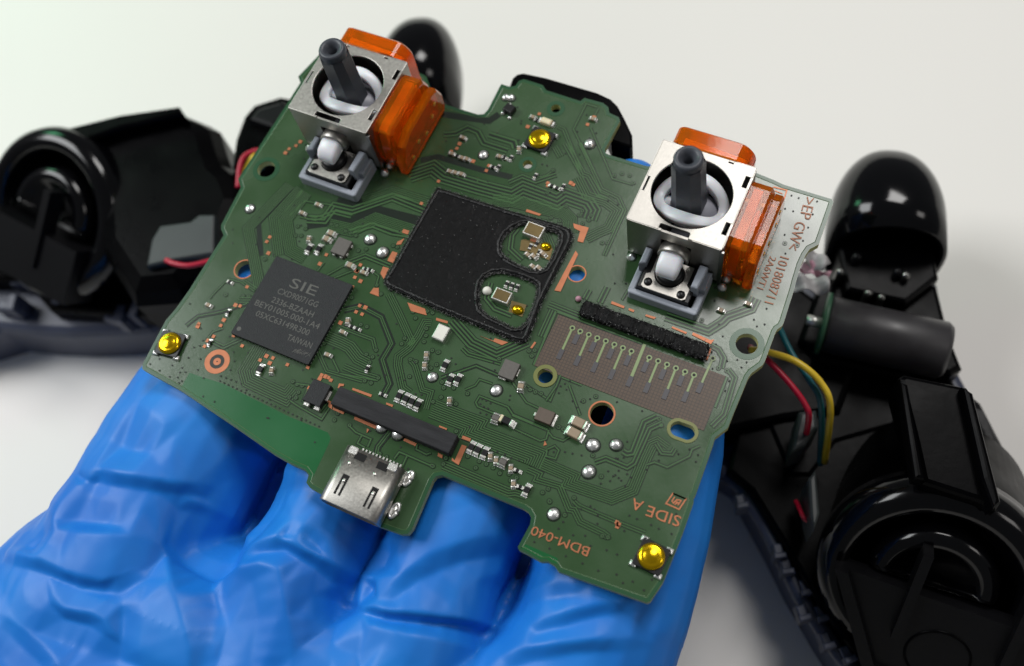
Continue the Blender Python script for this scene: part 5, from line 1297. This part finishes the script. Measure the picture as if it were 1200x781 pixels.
# left grip
ext('grip_shell', [(-177.30,-20.48),(-157.65,-44.26),(-143.21,-33.40),(-136.30,-27.59),(-127.09,-24.93),(-117.86,-21.73),(-108.01,-17.29),(-98.80,-12.87),(-92.89,-6.28),(-88.87,5.94),(-90.74,26.25),(-99.67,36.67),(-112.23,34.84),(-148.76,12.73),(-165.43,-4.85)], -ZT, -57, 'plastic_slate', 2.2)
ext('inner_frame', [(-152.79,-22.26),(-133.19,-14.60),(-121.79,-18.96),(-96.04,-10.48),(-89.28,-1.17),(-87.67,21.06),(-96.89,36.35),(-104.07,35.91),(-107.76,32.34),(-140.17,6.51)], -58, -51, 'plastic_black', 1.0)
for p, r in (((-133.74,-21.43), 20), ((-123.13,-15.21), 10), ((-105.68,-13.32), 15), ((-102.74,-10.67), 10), ((-134.92,-14.21), 25)):
    mb = MB(); mb.cbox(6.5, 3.0, 0, 5.5, 'plastic_slate', 0.5); mb.cbox(2.4, 4.5, 0, 7.2, 'plastic_slate', 0.4, 1.4)
    put('clip_tab', mb.mesh('clip_tab'), ctl, (p[0], p[1], -58), math.radians(r))
hL, fL, aL = drum((*(-123.97,-1.79), -34), (-0.05, -0.56, 0.83), 30, True)
e1 = Vector((0, 0, 1)); e1 = (e1 - aL * e1.dot(aL)).normalized(); e2 = aL.cross(e1); sg = 1 if e2.x > 0 else -1
plate_on(hL, fL, aL, e1, e2 * sg, 1.5, 3.5, -12, 7, -1, 3.4, 'rib', 'plastic_satin')
plate_on(hL, fL, aL, e1, e2 * sg, -26, 14, -17, -3.5, -6, 2.5, 'front_plate', 'plastic_satin')
ext('side_block', [(-132.13,17.63),(-122.65,24.99),(-106.26,34.55),(-98.76,34.13),(-95.42,33.53),(-90.36,28.51),(-87.18,25.69),(-83.61,24.54),(-76.84,18.81),(-74.00,3.54),(-78.46,-8.34),(-88.95,-13.58),(-103.55,-5.55),(-113.19,7.62)], -57, -29.5, 'plastic_black', 5.0)
ext('side_ridge', [(-127.62,16.58),(-115.51,25.57),(-102.97,32.64),(-100.58,31.20),(-113.29,22.29),(-120.86,14.99)], -34, -26, 'plastic_black', 0.8)
ext('foam_pad', [(-90.46,3.99),(-84.29,7.50),(-83.36,9.72),(-79.99,11.00),(-74.86,2.40),(-82.14,-1.99),(-87.67,-5.94),(-90.28,0.12)], -31, -27.5, 'plate_grey', 0.5)
wire([(-83.82,-3.10),(-81.41,-3.28),(-77.79,-2.55),(-74.37,-0.11),(-72.44,2.19)], (-27, -26.6, -26.4, -26.6, -27), 0.6, 'wire_red')
ext('shoulder_block', [(-85.80,25.10),(-88.89,31.75),(-90.34,38.15),(-89.73,42.02),(-84.56,46.49),(-77.80,47.33),(-73.72,36.04),(-77.31,26.03)], -58, -31, 'plastic_black', 1.5)
ext('shoulder_ridge', [(-86.38,36.06),(-86.17,39.70),(-81.38,43.72),(-77.33,42.87),(-79.28,36.11)], -34, -28, 'plastic_satin', 1.2)
wire([(-78.03,18.66),(-79.64,22.82),(-79.86,25.86),(-78.16,28.42),(-75.65,28.86)], (-27, -26, -25.5, -26, -27), 0.62, 'wire_red')
wire([(-78.27,20.94),(-78.91,24.29),(-78.02,27.02),(-75.42,28.46)], (-27.5, -27, -26, -27), 0.62, 'wire_yellow')
wire([(-76.88,19.80),(-77.45,23.39),(-76.36,26.19)], (-28.5, -28, -28), 0.8, 'wire_teal')
